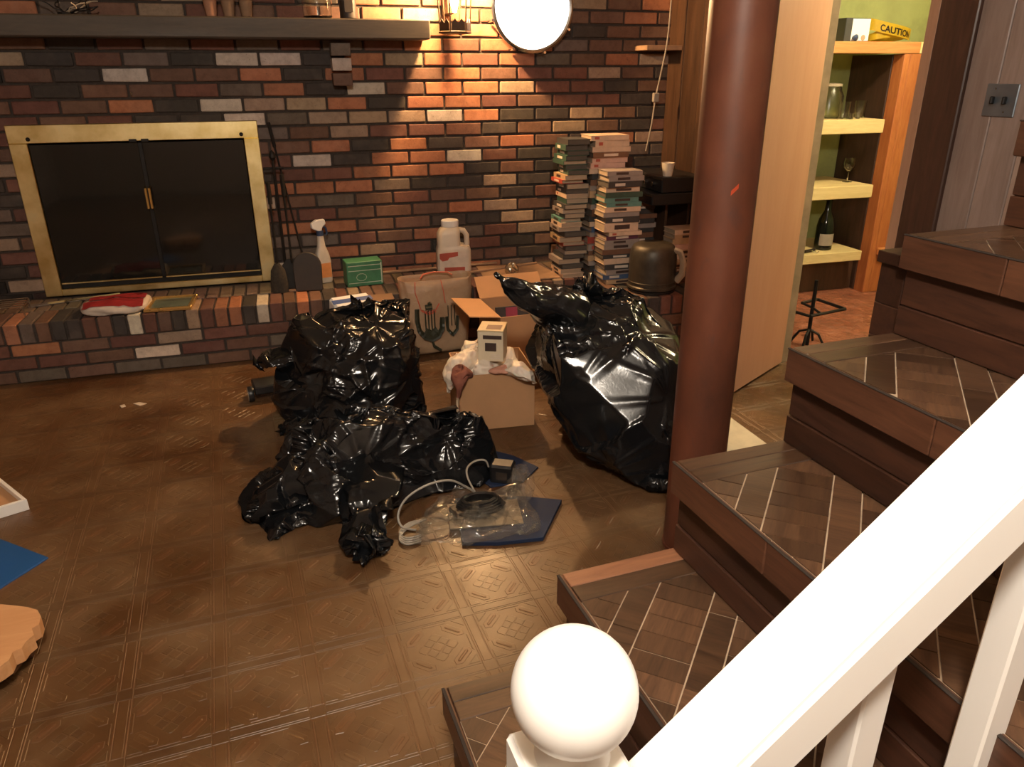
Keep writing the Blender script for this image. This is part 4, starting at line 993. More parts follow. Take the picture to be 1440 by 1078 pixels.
# ------------------------------------------------------------------ boxes
def carton(name, label, loc, rz, w, d, h, mat, flaps=(), top=False):
    c = thing(name, label, 'box', loc, rz); t_ = .005
    MB().box((-w/2, -d/2, 0), (w/2, -d/2+t_, h)).build('side_panel', mat, c); MB().box((-w/2, d/2-t_, 0), (w/2, d/2, h)).build('side_panel', mat, c)
    MB().box((-w/2, -d/2+t_, 0), (-w/2+t_, d/2-t_, h)).build('side_panel', mat, c); MB().box((w/2-t_, -d/2+t_, 0), (w/2, d/2-t_, h)).build('side_panel', mat, c)
    MB().box((-w/2+t_, -d/2+t_, 0), (w/2-t_, d/2-t_, t_)).build('bottom_panel', mat, c)
    if top: MB().box((-w/2, -d/2, h), (w/2, d/2, h+.004)).build('top_panel', mat, c)
    for side, ang, ln in flaps:
        f = MB().box((-(w if side in 'ns' else d)/2+.004, 0, -.0025), ((w if side in 'ns' else d)/2-.004, ln, .0025)).build('flap', mat, c)
        R_ = {'n': 0, 's': PI, 'e': -PI/2, 'w': PI/2}[side]; p = {'n': (0, d/2, h), 's': (0, -d/2, h), 'e': (w/2, 0, h), 'w': (-w/2, 0, h)}[side]
        f.matrix_local = T(*p) @ Rz(R_) @ Matrix.Rotation(ang, 4, 'X')
    return c
c1 = carton('cardboard_box', 'open brown cardboard box stuffed with a white plastic bag', (.757, 2.865, 0), -.08, .315, .29, .245, 'card')
c2 = carton('cardboard_box', 'open cardboard box with raised flaps behind the big black bag', (1.08, 3.42, 0), .05, .36, .34, .31, 'card', (('n', .75, .13), ('w', .12, .15), ('e', -.9, .12)))
c3 = carton('cardboard_box', 'closed grey-brown cardboard box between the hearth and the slumped bag', (.335, 3.715, 0), 0, .30, .26, .30, 'card_dark', top=True)
simple('magenta', (.33, .05, .09), .5); bk = thing('printed_folder', 'dark folder with a pink corner sticking out of the flapped box', 'folder', (1.06, 3.36, .006), .05)
MB().box((-.13, -.006, 0), (.11, .006, .31), .001, Matrix.Rotation(-.15, 4, 'X')).build('folder_cover', 'cover_charcoal', bk); MB().box((-.08, -.0085, .26), (-.02, -.0062, .305), 0, Matrix.Rotation(-.15, 4, 'X')).build('corner_patch', 'magenta', bk)
# white plastic bag in the box
simple('white_film', (.70, .60, .49), .45, var=.06, scale=10, Subsurface_Weight=.1)
g1 = film(crumple(rings([(-.02, .0, .10, .05, .05, 0), (-.02, .0, .14, .12, .11, 0), (-.03, .0, .235, .145, .12, 0), (-.035, .0, .275, .14, .10, 0), (-.04, .01, .31, .08, .06, 0), (-.04, .01, .325, .01, .01, 0)], seed=9, lobe=.06), 1.16, 1.14, .02, .022, 21, SM, zmin=.1, amp=.01), 83, 40, (.003, .012), ((-.08, -.08, .27), (.05, -.1, .26)), .008, 24, .006, rad=.1, zmin=.1)
g2 = crumple(lobe_rings([(-.09, -.02, .28), (-.15, -.07, .265), (-.185, -.09, .22), (-.19, -.095, .16)], [.05, .055, .045, .012], 20), 1.15, 1.1, .01, .012, 22, SM, cr=.014, crw=.07, zmin=.05)
g3 = crumple(lobe_rings([(.04, -.12, .262), (.09, -.165, .258), (.13, -.18, .235), (.15, -.178, .20)], [.04, .042, .034, .01], 20), 1.15, 1.1, .01, .012, 23, SM, cr=.014, crw=.07, zmin=.05)
wbg = thing('plastic_bag', 'crumpled white plastic bag bulging out of the cardboard box', 'bag', (.757, 2.865, 0), -.08); bag_object('bag_film', [(g1, True), (g2, True), (g3, True)], wbg, (0, 0, 0), 'white_film')
simple('rag_red', (.20, .065, .04), .85, var=.3); simple('rag_pink', (.52, .25, .17), .8, var=.15)
rg1 = crumple(rings([(0, 0, .235, .02, .02, 0), (0, 0, .24, .045, .04, 0), (0, 0, .27, .04, .04, 0), (0, 0, .285, .005, .005, 0)], 24, seed=3), 1.2, 1.2, .008, .012, 50, ((10, 20), (20, 40)), (50, 40), zmin=.1, amp=.006)
rg2 = crumple(lobe_rings([(0, 0, .26), (-.02, -.03, .235), (-.025, -.035, .15), (-.02, -.03, .06)], [.03, .03, .022, .01], 18), 1.2, 1.15, .006, .008, 51, ((12, 16), (24, 32)), (50, 40), zmin=.03, amp=.005)
rag = thing('rag', 'reddish brown rag hanging over the left corner of the cardboard box', 'cloth', (.603, 2.735, 0), 0); bag_object('cloth_folds', [(rg1, True), (rg2, True)], rag, (0, 0, 0), 'rag_red')
rg3 = crumple(rings([(0, 0, 0, .02, .015, 0), (0, 0, .008, .065, .03, 0), (0, 0, .025, .055, .025, 0), (0, 0, .032, .005, .004, 0)], 24, seed=8), 1.15, 1.15, .005, .008, 52, ((8, 20), (16, 40)), (50, 40), zmin=.0, amp=.004)
r2 = thing('rag', 'pink paper wad on the front rim of the cardboard box', 'paper', (.775, 2.722, .243), 0); bag_object('paper_folds', [(rg3, True)], r2, (0, 0, 0), 'rag_pink')
simple('rope', (.45, .33, .22), .9); rp_ = tag(MB().tube([(.575, 2.70, .17), (.572, 2.698, .13), (.578, 2.70, .09), (.582, 2.695, .05), (.590, 2.685, .02)], .006, 6).build('rope_end', 'rope', None, 'auto'), 'frayed pale rope end hanging in front of the cardboard box', 'rope')
# product box on top
simple('box_cream', (.66, .56, .40), .5, var=.05); simple('box_lid', (.60, .47, .28), .5, var=.1)
pb = thing('product_box', 'small cream product box with dark printed panels on the white bag', 'box', (.755, 2.815, .285), -.42)
MB().box((-.052, -.06, 0), (.052, .06, .125), .002).build('box_body', 'box_cream', pb); MB().box((-.0535, -.0615, .126), (.0535, .0615, .133), .002).build('box_lid', 'box_lid', pb); MB().box((-.02, -.045, .1332), (.04, .01, .1342)).build('printed_panel', 'cover_brown', pb)
MB().box((-.022, -.0612, .045), (.024, -.0602, .08)).build('printed_panel', 'spine_dark', pb); MB().box((-.03, -.0612, .096), (.046, -.0602, .112)).build('printed_panel', 'spine_dark', pb); MB().box((-.0532, -.03, .05), (-.0522, .02, .11)).build('printed_panel', 'spine_dark', pb)
for i in range(3): MB().box((.0, -.0612, .012+i*.008), (.04, -.0602, .016+i*.008)).build('printed_line', 'spine_light', pb)
# blue and white package on the slumped bag
pw = thing('printed_package', 'blue and white package poking out of the slumped black bag', 'package', (.235, 3.30, .40), .25)
simple('pack_blue', (.03, .08, .27), .4); MB().box((-.09, -.05, -.03), (.09, .05, .045), .01, Matrix.Rotation(.25, 4, 'X')).build('pack_body', 'white_paint', pw); MB().box((-.0905, -.051, .0), (.0905, -.03, .022), 0, Matrix.Rotation(.25, 4, 'X')).build('blue_band', 'pack_blue', pw); MB().box((-.0905, -.02, .0452), (.0905, .012, .0465), 0, Matrix.Rotation(.25, 4, 'X')).build('blue_band', 'pack_blue', pw)
# ------------------------------------------------------------------ carrier bag with a fork print
t = NT('carrier_film'); v = t.coord(); n1 = t.noise(v, 6, 4); t.set(Base_Color=t.ramp(n1, [(.3, (.34, .215, .125)), (.7, (.46, .32, .20))]), Roughness=.42, Subsurface_Weight=.05); t.bump(t.noise(v, 14, 4, .6, 1.0), .5, .01); MATS['carrier_film'] = t.m
simple('print_dark', (.03, .035, .02), .5); simple('print_red', (.55, .10, .05), .5)
cbg = thing('carrier_bag', 'upright tan plastic carrier bag with a dark fork print and red lettering', 'bag', (.70, 3.755, 0), .06)
def cb_rings():
    out = []
    for z, w_, d_, sag in ((.003, .13, .05, 0), (.006, .15, .075, 0), (.10, .165, .085, 0), (.22, .175, .075, 0), (.34, .19, .06, 0), (.42, .195, .05, .02), (.435, .195, .05, .03), (.425, .188, .045, .03), (.36, .18, .045, 0)):
        r_ = rrect(w_, d_, min(.045, d_*.9), 8); out.append([(x, y, z-sag*(1-(x/w_)**2)*(1 if y < 0 else -.3)) for x, y in r_])
    return np.array(out)
gc = crumple(cb_rings()*np.array([1, 1, .93]), 1.03, 1.03, .012, .014, 61, ((18, 32), (36, 64)), (60, 40), zmin=.002, amp=.008, sm=1)
bag_object('bag_film', [(gc, True)], cbg, (0, 0, 0), 'carrier_film')
def front_y(x, z):
    m_ = gc[..., 1] < 0.02; d = np.where(m_, (gc[..., 0]-x)**2+(gc[..., 2]-z)**2, 9); k = np.argsort(d, axis=None)[:5]; return float(gc.reshape(-1, 3)[k, 1].min())
def pr_tube(pts, r, nm, mt):
    dense = []
    for (a, b), (c, d) in zip(pts, pts[1:]):
        for i in range(5): dense.append((a+(c-a)*i/5, b+(d-b)*i/5))
    dense.append(pts[-1]); MB().tube([(x, front_y(x, z)-.002, z) for x, z in dense], r, 6, flat=.5).build(nm, mt, cbg)
fkx, fkz = -.045, .0
U_ = [(-.115, .25), (-.118, .18)]+[(-.035+.083*math.cos(a), .15-.06*math.sin(a)) for a in np.linspace(PI, 0, 9)][::1]+[(.05, .18), (.052, .25)]
pr_tube([(-.118, .255), (-.120, .19), (-.112, .14), (-.085, .105), (-.05, .09), (-.015, .105), (.008, .14), (.012, .20)], .019, 'fork_print', 'print_dark')
pr_tube([(-.085, .135), (-.05, .115), (-.015, .135)], .028, 'fork_print', 'print_dark')
for xx in (-.078, -.062, -.046, -.030): pr_tube([(xx, .245), (xx, .12)], .0055, 'fork_print', 'print_dark')
pr_tube([(-.05, .095), (-.04, .05), (.0, .02)], .010, 'fork_print', 'print_dark'); pr_tube([(-.075, .262), (-.04, .262)], .016, 'emblem_print', 'print_dark'); pr_tube([(-.055, .285), (-.05, .275)], .012, 'emblem_print', 'print_dark')
for xx in (.045, .062, .08): pr_tube([(xx, .26), (xx, .15)], .004, 'fork_print', 'print_dark')
pr_tube([(.035, .20), (.04, .13), (.065, .10), (.09, .13), (.095, .2)], .012, 'fork_print', 'print_dark')
pr_tube([(-.11, .30), (-.098, .25), (-.06, .235), (-.02, .245), (.0, .275)], .004, 'red_print', 'print_red'); pr_tube([(-.095, .245), (-.06, .225), (-.02, .235)], .004, 'red_print', 'print_red')
for xx, s_ in ((-.115, -1), (.02, 1)): pr_tube([(xx, .39), (xx+.006*s_, .34), (xx+.012, .275)], .0035, 'red_cord', 'print_red')
MB().tube([(-.08, -.02, .40), (-.06, .0, .415), (.0, .01, .42), (.07, .0, .415), (.09, -.02, .405)], .004, 6).build('red_cord', 'print_red', cbg)
# ------------------------------------------------------------------ wheeled thing by the slumped bag
wd = thing('wheeled_dolly', 'small black dolly with a pale rimmed wheel beside the slumped bag', 'dolly', (-.165, 3.36, 0), .15)
MB().box((-.07, -.06, .035), (.12, .06, .075), .006).build('deck', 'black_plastic', wd)
for sx in (-.085, .09):
    wh = MB().lathe([(.020, -.012), (.034, -.012), (.036, -.006), (.036, .006), (.034, .012), (.020, .012)], 22, T(sx, -.03, .036) @ Matrix.Rotation(PI/2, 4, 'Y')).build('wheel', 'black_plastic', wd, 'auto'); MB().lathe([(.024, -.0132), (.031, -.0132), (.031, -.0122), (.024, -.0122)], 22, T(sx, -.03, .036) @ Matrix.Rotation(PI/2, 4, 'Y')).build('wheel_rim', 'can_pale', wh)
# ------------------------------------------------------------------ clear bag with cables, folders
t = NT('clear_film'); v = t.coord(); n1 = t.noise(v, 12, 4, .6, 1.0); t.set(Base_Color=(.22, .20, .17), Roughness=.07, Alpha=.15, Specular_IOR_Level=1.0, Coat_Weight=1.0, Coat_Roughness=.05); t.bump(n1, .15, .006); MATS['clear_film'] = t.m
simple('folder_navy', (.012, .022, .055), .7, Specular_IOR_Level=.25); simple('folder_blue', (.012, .075, .24), .5, var=.06)
def floor_poly(name, pxs, th, mat, label, cat, z=0.0):
    P = [onZ(x, y, z+th) for x, y in pxs]; c = sum(P, Vector())/len(P)
    o = MB().prism([(p.x-c.x, p.y-c.y) for p in P], 0, th, None, min(.001, th*.3)).build(name, mat, None, loc=(c.x, c.y, z)); return tag(o, label, cat)
floor_poly('folder', [(640, 700), (735, 697), (790, 702), (764, 755), (700, 762), (650, 762)], .014, 'folder_navy', 'dark navy folder lying under the clear plastic bag', 'folder')
floor_poly('folder', [(690, 632), (722, 640), (757, 656), (735, 677), (690, 684), (668, 668)], .006, 'folder_navy', 'dark navy sheet on the floor right of the flattened black bag', 'folder')
simple('manual_grey', (.22, .17, .11), .6)
clb = thing('clear_plastic_bag', 'clear plastic bag holding a coiled dark cable and a manual', 'bag', (.50, 2.08, .0142), 0)
def clear_rings():
    P = [onZ(x, y, .03) for x, y in ((588, 762), (640, 763), (700, 755), (760, 748), (745, 710), (730, 680), (690, 690), (640, 690), (600, 715), (585, 740))]
    c = Vector((.50, 2.08, 0)); pts = [(p.x-c.x, p.y-c.y) for p in P]; m_ = (sum(p[0] for p in pts)/10, sum(p[1] for p in pts)/10)
    return np.array([[(m_[0]+(x-m_[0])*f, m_[1]+(y-m_[1])*f, z) for x, y in pts] for f, z in ((.05, .001), (.9, .001), (1, .012), (.93, .035), (.75, .05), (.4, .058), (.02, .06))])
gcl = film(crumple(resample(clear_rings(), 14, 48), 1.1, 1.1, .012, .016, 71, SM, zmin=.001, amp=.008), 81, 40, (.002, .008), ((.05, -.02, .05), (.15, .0, .04), (-.1, -.03, .04)), .008, 30, .007, rad=.1, zmin=.001)
gce = film(crumple(lobe_rings([(.12, .01, .03), (.17, .08, .045), (.195, .16, .05), (.20, .20, .035)], [.05, .05, .035, .01], 20, .6), 1.15, 1.1, .01, .012, 72, SM, zmin=.001), 82, 20, (.002, .006), (), lines=14, line_a=.005, rad=.08, zmin=.001)
bag_object('bag_film', [(gcl, True), (gce, True)], clb, (0, 0, 0), 'clear_film')
MB().tube([((.085-.006*i/12)*math.cos(i*2*PI/12)+.01, (.055-.004*i/12)*math.sin(i*2*PI/12)+.02, .014+.0006*i) for i in range(60)], .0075, 6).build('coiled_cable', 'black_plastic', clb, 'auto'); MB().box((-.10, -.08, .002), (.14, .07, .006), .001, Rz(-.15)).build('manual', 'manual_grey', clb); MB().box((-.08, .0, .008), (-.02, .06, .028), .003, Rz(.3)).build('plug_block', 'board_brown', clb)
simple('cable_grey', (.30, .27, .23), .45)
cab = thing('cable', 'grey cable looping out of the clear plastic bag', 'cable', (.45, 2.15, 0))
def cpx(l): return [Vector(onZ(x, y, z))-Vector((.45, 2.15, 0)) for x, y, z in l]
def spl(P, k=6):
    out = []
    for i in range(len(P)-1):
        a, b, c, d = P[max(i-1, 0)], P[i], P[i+1], P[min(i+2, len(P)-1)]
        for j in range(k):
            t_ = j/k; out.append(.5*((2*b)+(c-a)*t_+(2*a-5*b+4*c-d)*t_*t_+(3*b-a-3*c+d)*t_**3))
    return out+[P[-1]]
MB().tube(spl(cpx([(585, 745, .02), (565, 740, .02), (560, 722, .05), (572, 700, .09), (600, 682, .12), (632, 675, .12), (655, 684, .08), (668, 692, .05)])), .0038, 6).build('cable_loop', 'cable_grey', cab, 'auto')
MB().tube(spl(cpx([(668, 692, .05), (658, 672, .08), (657, 658, .10), (668, 648, .11), (682, 647, .11), (687, 656, .08)])), .0035, 6).build('cable_loop', 'cable_grey', cab, 'auto')
for i in range(4): MB().tube(spl(cpx([(592, 752+i*3, .016-.003*i), (572, 756+i*3, .01), (562, 748+i*3, .008), (575, 735+i*2, .012), (600, 730, .03)])), .003, 6).build('cable_turn', 'cable_grey', cab, 'auto')
ad = thing('power_adapter', 'small black power adapter at the end of the grey cable', 'adapter', onZ(708, 676, 0), -.5)
MB().box((-.045, -.03, 0), (.04, .035, .075), .008).build('case', 'black_plastic', ad); MB().box((-.02, -.0312, .02), (.02, -.0302, .05)).build('label_panel', 'board_brown', ad)
# ------------------------------------------------------------------ things at the left edge
tr = thing('picture_canvas', 'white edged tray-like frame with an orange-brown panel on the floor', 'frame', onZ(42, 716, 0), 0)
a1 = onZ(42, 716, 0); dx_ = (onZ(0, 729, 0)-a1).normalized(); dy_ = (onZ(0, 664, .04)-onZ(38, 694, .04)); dy_.z = 0; dy_.normalize()
M_ = Matrix(((dx_.x, dy_.x, 0, 0), (dx_.y, dy_.y, 0, 0), (0, 0, 1, 0), (0, 0, 0, 1)))
MB().box((0, 0, 0), (.40, .012, .04), .001, M_).build('edge_board', 'white_paint', tr); MB().box((0, .0125, 0), (.012, .34, .04), .001, M_).build('edge_board', 'white_paint', tr); MB().box((.0125, .0125, .006), (.40, .34, .022), 0, M_).build('panel', 'card', tr); MB().box((.0125, .328, .0225), (.40, .34, .04), .001, M_).build('edge_board', 'white_paint', tr)
A_ = onZ(68, 783, .006); d1_ = (onZ(0, 757, .006)-A_).normalized()*.30; d2_ = (onZ(0, 826, .006)-A_).normalized()*.24
floor_poly('folder', [to_px(A_), to_px(A_+d1_), to_px(A_+d1_+d2_), to_px(A_+d2_)], .006, 'folder_blue', 'bright blue folder lying flat on the vinyl floor', 'folder')
wood('log_face', (.62, .34, .16), (.46, .22, .09), .7, 4, 'x', .4, 0); simple('log_bark', (.16, .07, .035), .9, var=.4, bump=.8)
lg = thing('wood_slab', 'rough split slab of orange-brown wood with bark underneath', 'wood', onZ(10, 900, 0), 0)
c0 = onZ(10, 900, .0); tp = [onZ(x, y, .10)-c0 for x, y in ((-90, 856), (-55, 849), (-20, 851), (0, 847), (22, 849), (38, 851), (52, 855), (57, 864), (54, 875), (44, 881), (47, 890), (36, 899), (30, 908), (17, 914), (12, 925), (0, 934), (-30, 950), (-62, 962), (-100, 950), (-130, 915), (-125, 880))]
bt = [Vector((v.x*.9-.03, v.y*.85+.02, 0)) for v in tp]
b = bmesh.new(); A = [b.verts.new((p.x, p.y, .055)) for p in tp]; B_ = [b.verts.new((p.x, p.y, .06+.035)) for p in tp]; b.faces.new(B_)
for i in range(len(tp)): j = (i+1) % len(tp); b.faces.new((A[i], A[j], B_[j], B_[i]))
b.faces.new(A[::-1]); mb = MB(); mb.merge(b); mb.build('slab_top', 'log_face', lg)
b = bmesh.new(); A = [b.verts.new((p.x*.97, p.y*.97, .0545)) for p in tp]; B_ = [b.verts.new((p.x+.012*math.sin(i*2.1), p.y+.012*math.cos(i*1.7), 0)) for i, p in enumerate(bt)]; b.faces.new(A); b.faces.new(B_[::-1])
for i in range(len(tp)): j = (i+1) % len(tp); b.faces.new((B_[i], B_[j], A[j], A[i]))
mb = MB(); mb.merge(b); mb.build('bark', 'log_bark', lg)
floor_poly('paper_scrap', [(187, 567), (196, 565), (207, 567), (197, 570)], .002, 'paper_white', 'tiny tan paper scrap on the floor before the hearth', 'scrap')
floor_poly('paper_scrap', [(168, 570), (175, 568), (177, 571), (171, 573)], .002, 'paper_white', 'tinier paper crumb beside the tan scrap', 'scrap')
simple('tile_cream', (.52, .46, .34), .5); floor_poly('cream_board', [(1012, 574), (1027, 586), (1082, 626), (1032, 636), (1012, 636)], .015, 'tile_cream', 'cream coloured board lying on the floor behind the column', 'board')
# ------------------------------------------------------------------ mantel things
simple('clay', (.40, .20, .12), .8, var=.15); simple('clay_dark', (.24, .15, .09), .8, var=.15)
for px, mt, lb in ((297, 'clay', 'orange'), (322, 'clay_dark', 'grey-brown'), (347, 'clay_dark', 'tan')):
    X_ = onY(px, 18, 4.22).x; c = thing('clay_cup', {'orange': 'small orange clay cup on the mantel, first of three in a row', 'grey-brown': 'small grey-brown clay cup between two others on the mantel', 'tan': 'small tan clay cup at the end of the row of three, nearest the glass jar'}[lb], 'cup', (X_, 4.22, MZ1+.001))
    MB().lathe([(.020, 0), (.024, .004), (.031, .07), (.036, .075), (.036, .095), (.032, .095), (.02, .01)], 20, cap=False).build('cup_body', mt, c, 'auto'); MB().lathe([(.0195, .001), (.0195, .008)], 18).build('cup_base', mt, c)
glass('clear_glass', (.95, .95, .93), .02)
X_ = onY(447, 18, 4.22).x; gj = thing('glass_jar', 'clear glass jar on the mantel beside the dark bottle', 'jar', (X_, 4.235, MZ1+.001))
MB().lathe([(.055, 0), (.07, .008), (.074, .06), (.07, .12), (.05, .15), (.05, .17), (.047, .17), (.047, .15), (.066, .12), (.07, .06), (.066, .012), (.02, .008)], 28).build('jar_glass', 'clear_glass', gj, 'auto'); MB().lathe([(.052, .17), (.054, .175), (.054, .195), (.02, .2)], 24).build('lid', 'chrome', gj, 'auto')
X_ = onY(490, 18, 4.25).x; db = thing('dark_bottle', 'squat dark bottle at the lit end of the mantel', 'bottle', (X_, 4.26, MZ1+.001))
MB().lathe([(.035, 0), (.042, .006), (.042, .12), (.03, .16), (.014, .19), (.014, .25), (.017, .25), (.017, .262), (.01, .262)], 22).build('bottle_body', 'panel_black', db, 'auto'); MB().box((-.02, -.0432, .03), (.02, -.0415, .09)).build('label_panel', 'board_brown', db)
tw = thing('twig_ornament', 'dark twisted twig ornament on the left part of the mantel', 'ornament', (onY(90, 18, 4.22).x, 4.24, MZ1+.001))
MB().lathe([(.03, 0), (.032, .01), (.01, .014)], 14).build('foot', 'iron', tw); trn = random.Random(4)
for i in range(9):
    a = trn.uniform(0, 6.28); P = [Vector((0, 0, .01))]
    for s_ in range(6): a += trn.uniform(-.9, .9); P.append(P[-1]+Vector((.026*math.cos(a), .012*math.sin(a), trn.uniform(-.004, .022))))
    P = [Vector((p.x, max(-.07, min(.10, p.y)), max(.004, p.z))) for p in P]; MB().tube(spl(P, 3), .0028, 5).build('twig', 'iron' if i % 3 else 'can_pale', tw, 'auto')
# nail hook on the wall above the screen
hk = thing('wall_hook', 'tiny bright hook in the brickwork above the fireplace screen', 'hook', (onY(186, 133, WALL_Y).x, WALL_Y-.006, onY(186, 133, WALL_Y).z)); MB().tube([(0, .02, 0), (0, -.02, 0), (0, -.022, .014)], .004, 6).build('hook_pin', 'chrome', hk)
# corner shelf board, cord with switch
tag(MB().box((2.05, 4.20, 1.487), (PART_X-.009, WALL_Y-.008, 1.513), .002).build('corner_shelf', 'stick_wood'), 'short pale wooden board fixed in the corner of the brick wall', 'shelf')
cord = thing('hanging_cord', 'thin pale electric cord with an inline switch hanging down the wall corner', 'cord', (onY(922, 137, 4.18).x, 4.18, 1.0))
cx_ = Vector((onY(922, 137, 4.18).x, 4.18, 1.0)); MB().tube(spl([onY(x, y, 4.18)-cx_ for x, y in ((950, -150), (947, -60), (944, 0), (938, 60), (929, 105), (922, 137), (917, 170), (912, 195), (908, 212))]), .0042, 6).build('cord', 'cable_grey', cord, 'auto')
MB().box((-.018, -.012, .0), (.018, .012, .05), .004, T(0, 0, onY(922, 137, 4.18).z-1.025)).build('inline_switch', 'cable_grey', cord)
# switch plate
simple('steel_plate', (.30, .36, .42), .35, .8); swc = onX(1411, 141, PART_X); sw = thing('switch_plate', 'steel light switch plate with two toggles on the grey panelling', 'switch', (PART_X-.0085, swc.y, swc.z))
MB().box((-.006, -.06, -.05), (0, .06, .05), .002).build('plate', 'steel_plate', sw)
for s_ in (-1, 1): MB().box((-.022, s_*.023-.005, -.012), (-.006, s_*.023+.005, .012), .003, Matrix.Identity(4)).build('toggle', 'iron', sw); MB().lathe([(.003, 0), (.003, .0015)], 10, T(-.0062, s_*.023, .035*s_) @ Matrix.Rotation(-PI/2, 4, 'Y')).build('screw', 'chrome', sw)
# ------------------------------------------------------------------ storeroom things
bx_ = thing('small_carton', 'small dark box with a white printed front on the top storeroom shelf', 'box', (onY(1197, 57, SF+.08).x, SF+.10, 1.533), .0)
MB().box((-.085, -.06, 0), (.085, .06, .125), .002).build('carton_body', 'cover_charcoal', bx_); MB().box((-.04, -.0615, .004), (.082, -.0605, .12)).build('printed_front', 'white_paint', bx_); MB().lathe([(.012, 0), (.018, .02), (.006, .03)], 10, T(-.02, -.0617, .02) @ RX).build('printed_mark', 'trigger_blue', bx_); MB().lathe([(.016, 0), (.016, .0006)], 10, T(.045, -.0617, .02) @ RX).build('printed_mark', 'rag_pink', bx_)
simple('tape_yellow', (.72, .50, .035), .35); ct = thing('caution_tape', 'loose coil of yellow caution tape on the top storeroom shelf', 'tape', (onY(1258, 57, SF+.08).x, SF+.14, 1.539))
def tape_band(r0, z0, sq, tilt, a0, a1, hh=.062, seed=0):
    def fn(u, v): a = a0+(a1-a0)*u; r = r0*(1+.05*math.sin(3*a+seed)); return (r*1.55*math.cos(a), r*sq*math.sin(a), z0+hh*v+tilt*math.cos(a)+.012*math.sin(a)*(-1 if seed else 1))
    return MB().grid(fn, 40, 3, thick=.002)
tape_band(.10, .036, .75, -.028, 2.9, 7.4).build('tape_loop', 'tape_yellow', ct, 'auto'); tape_band(.085, .012, .7, .01, 0, 6.2, .04, 1).build('tape_loop', 'tape_yellow', ct, 'auto'); tape_band(.07, .006, .65, .005, 0, 6.2, .05, 2).build('tape_loop', 'tape_yellow', ct, 'auto')
def text_mesh(txt, size, mat, parent, M, name):
    cu = bpy.data.curves.new('_t', 'FONT'); cu.body = txt; cu.size = size; cu.align_x = 'CENTER'; cu.extrude = .0004; cu.offset = .0014; to = bpy.data.objects.new('_t', cu); COL.objects.link(to); bpy.context.view_layer.update()
    me = bpy.data.meshes.new_from_object(to.evaluated_get(bpy.context.evaluated_depsgraph_get())); bpy.data.objects.remove(to); bpy.data.curves.remove(cu)
    for v_ in me.vertices: v_.co = M(v_.co)
    return new_obj(name, me, mat, parent)
def on_tape(c):
    a = 4.66+c.x/(.10*1.4); r = .10*(1+.05*math.sin(3*a)); return Vector((r*1.55*math.cos(a), r*.75*math.sin(a)-.0025, .036+c.y-.028*math.cos(a)+.012*math.sin(a)+.010))
text_mesh('CAUTION', .048, 'panel_black', ct, on_tape, 'tape_lettering')
def goblet(nm, label, px, py, Yp, z, prof, grp=None):
    X_ = onY(px, py, Yp).x; g_ = thing(nm, label, 'glass', (X_, Yp, z), 0, grp); MB().lathe(prof, 22).build('glass_body', 'clear_glass', g_, 'auto')
WG = [(.030, 0), (.031, .003), (.006, .008), (.004, .012), (.004, .06), (.012, .068), (.032, .09), (.036, .115), (.031, .15), (.029, .15), (.034, .115), (.030, .092), (.008, .072)]
TUM = [(.028, 0), (.031, .004), (.034, .10), (.032, .10), (.028, .008)]
goblet('wine_glass', 'stemmed wine glass alone on the third storeroom shelf', 1191, 255, SF+.16, .709, WG)
z2 = 1.101
for px, dy, lb in ((1186, .10, 'clear tumbler in front of the big glass jar'), (1208, .20, 'clear tumbler at the back, next to the dark side panel')): goblet('tumbler', lb, px, 165, SF+dy, z2, TUM)
bj = thing('glass_jar', 'large cloudy glass jar on the second storeroom shelf', 'jar', (onY(1167, 160, SF+.2).x, SF+.22, z2)); glass('cloudy_glass', (.85, .85, .70), .25); MB().lathe([(.07, 0), (.078, .006), (.08, .13), (.065, .16), (.06, .185), (.05, .185), (.05, .16), (.068, .13), (.066, .012)], 26).build('jar_glass', 'cloudy_glass', bj, 'auto')
MB().lathe([(.062, .186), (.062, .2), (.02, .204)], 20).build('lid', 'can_pale', bj, 'auto')
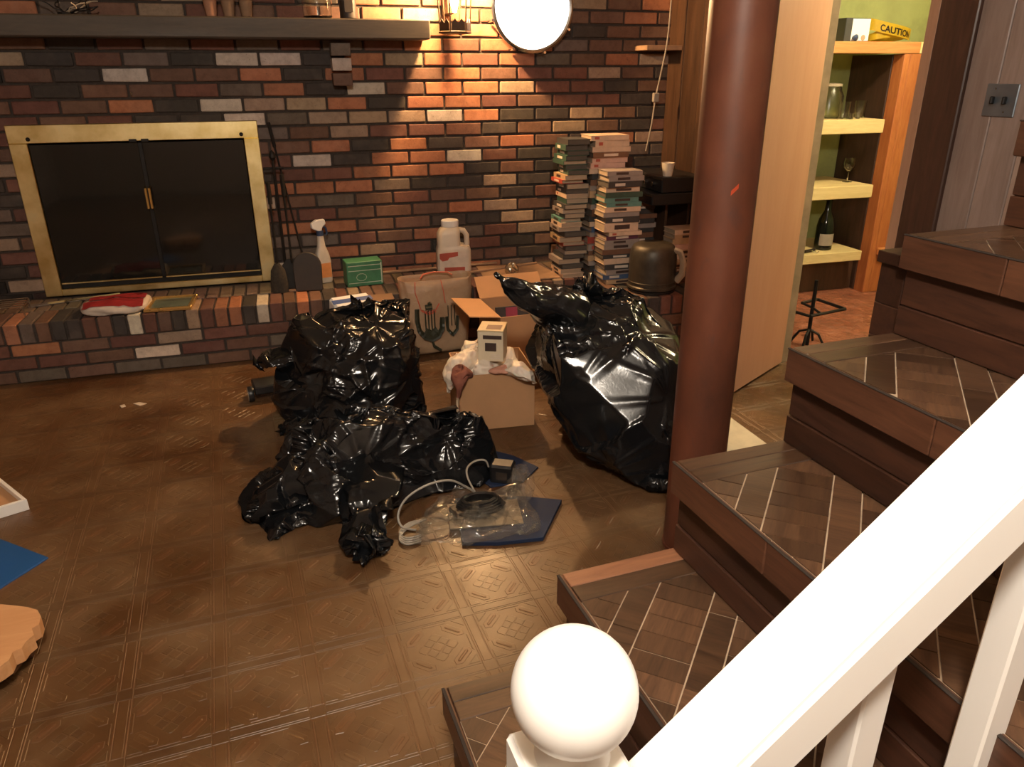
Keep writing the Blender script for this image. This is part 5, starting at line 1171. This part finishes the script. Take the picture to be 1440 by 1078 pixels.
for px, dy, lb in ((1196, .06, 'beside the clear tumbler'), (1206, .10, 'nearest the dark side panel')):
    o = thing('shot_glass', 'small shiny shot glass on the second storeroom shelf '+lb, 'glass', (onY(px, 165, SF+dy).x, SF+dy, z2), 0, 'shot glasses on the second shelf'); MB().lathe([(.012, 0), (.014, .002), (.018, .035), (.016, .035), (.012, .006)], 16).build('glass_body', 'clear_glass', o, 'auto')
glass('bottle_green', (.01, .02, .012), .05); simple('bottle_black', (.006, .008, .007), .08)
bt_ = thing('wine_bottle', 'dark wine bottle with a cream label on the lowest storeroom shelf', 'bottle', (onY(1162, 350, SF+.09).x, SF+.13, .288)); MB().lathe([(.048, 0), (.056, .004), (.056, .15), (.048, .195), (.022, .25), (.018, .31), (.021, .31), (.021, .325), (.01, .326)], 26).build('bottle_body', 'bottle_black', bt_, 'auto')
MB().grid(lambda u, v: (.0568*math.cos(-2.75+2.0*u), .0568*math.sin(-2.75+2.0*u), .03+.075*v), 14, 3, thick=.0006).build('label_panel', 'paper_white', bt_, 'auto')
ck = thing('corkscrew', 'metal corkscrew lying on the lowest storeroom shelf', 'corkscrew', (onY(1140, 352, SF+.05).x, SF+.06, .288), .3); MB().tube([(-.05, 0, .012), (.05, 0, .012)], .010, 8).build('grip', 'panel_black', ck, 'auto'); MB().tube([(0, 0, .012)]+[(.006*math.cos(i), -.015-.0035*i, .012+.006*math.sin(i)) for i in range(16)], .0022, 5).build('screw', 'chrome', ck, 'auto')
# black wire stand on the storeroom floor
wr = thing('wire_stand', 'black wire stand with a square top on the red storeroom floor', 'stand', (2.63, 3.22, 0), .2)
MB().tube([(0, 0, .0), (0, 0, .36)], .010, 8).build('post', 'iron', wr, 'auto')
MB().tube([(-.13, -.10, .21), (.13, -.10, .21), (.15, .10, .21)], .0085, 6).build('top_wire', 'iron', wr); MB().tube([(.15, .10, .21), (.02, .09, .21)], .0085, 6).build('top_wire', 'iron', wr); MB().tube([(-.13, -.10, .21), (-.15, .08, .21), (-.04, .09, .21)], .0085, 6).build('top_wire', 'iron', wr)
MB().tube([(-.05, -.1, .21), (.0, 0, .21), (.02, .09, .21)], .007, 6).build('top_wire', 'iron', wr)
for a in (0.4, 2.0, 3.6, 5.2): MB().tube([(0, 0, .09), (.05*math.cos(a), .05*math.sin(a), .07), (.09*math.cos(a), .09*math.sin(a), .004)], .007, 6).build('foot', 'iron', wr)
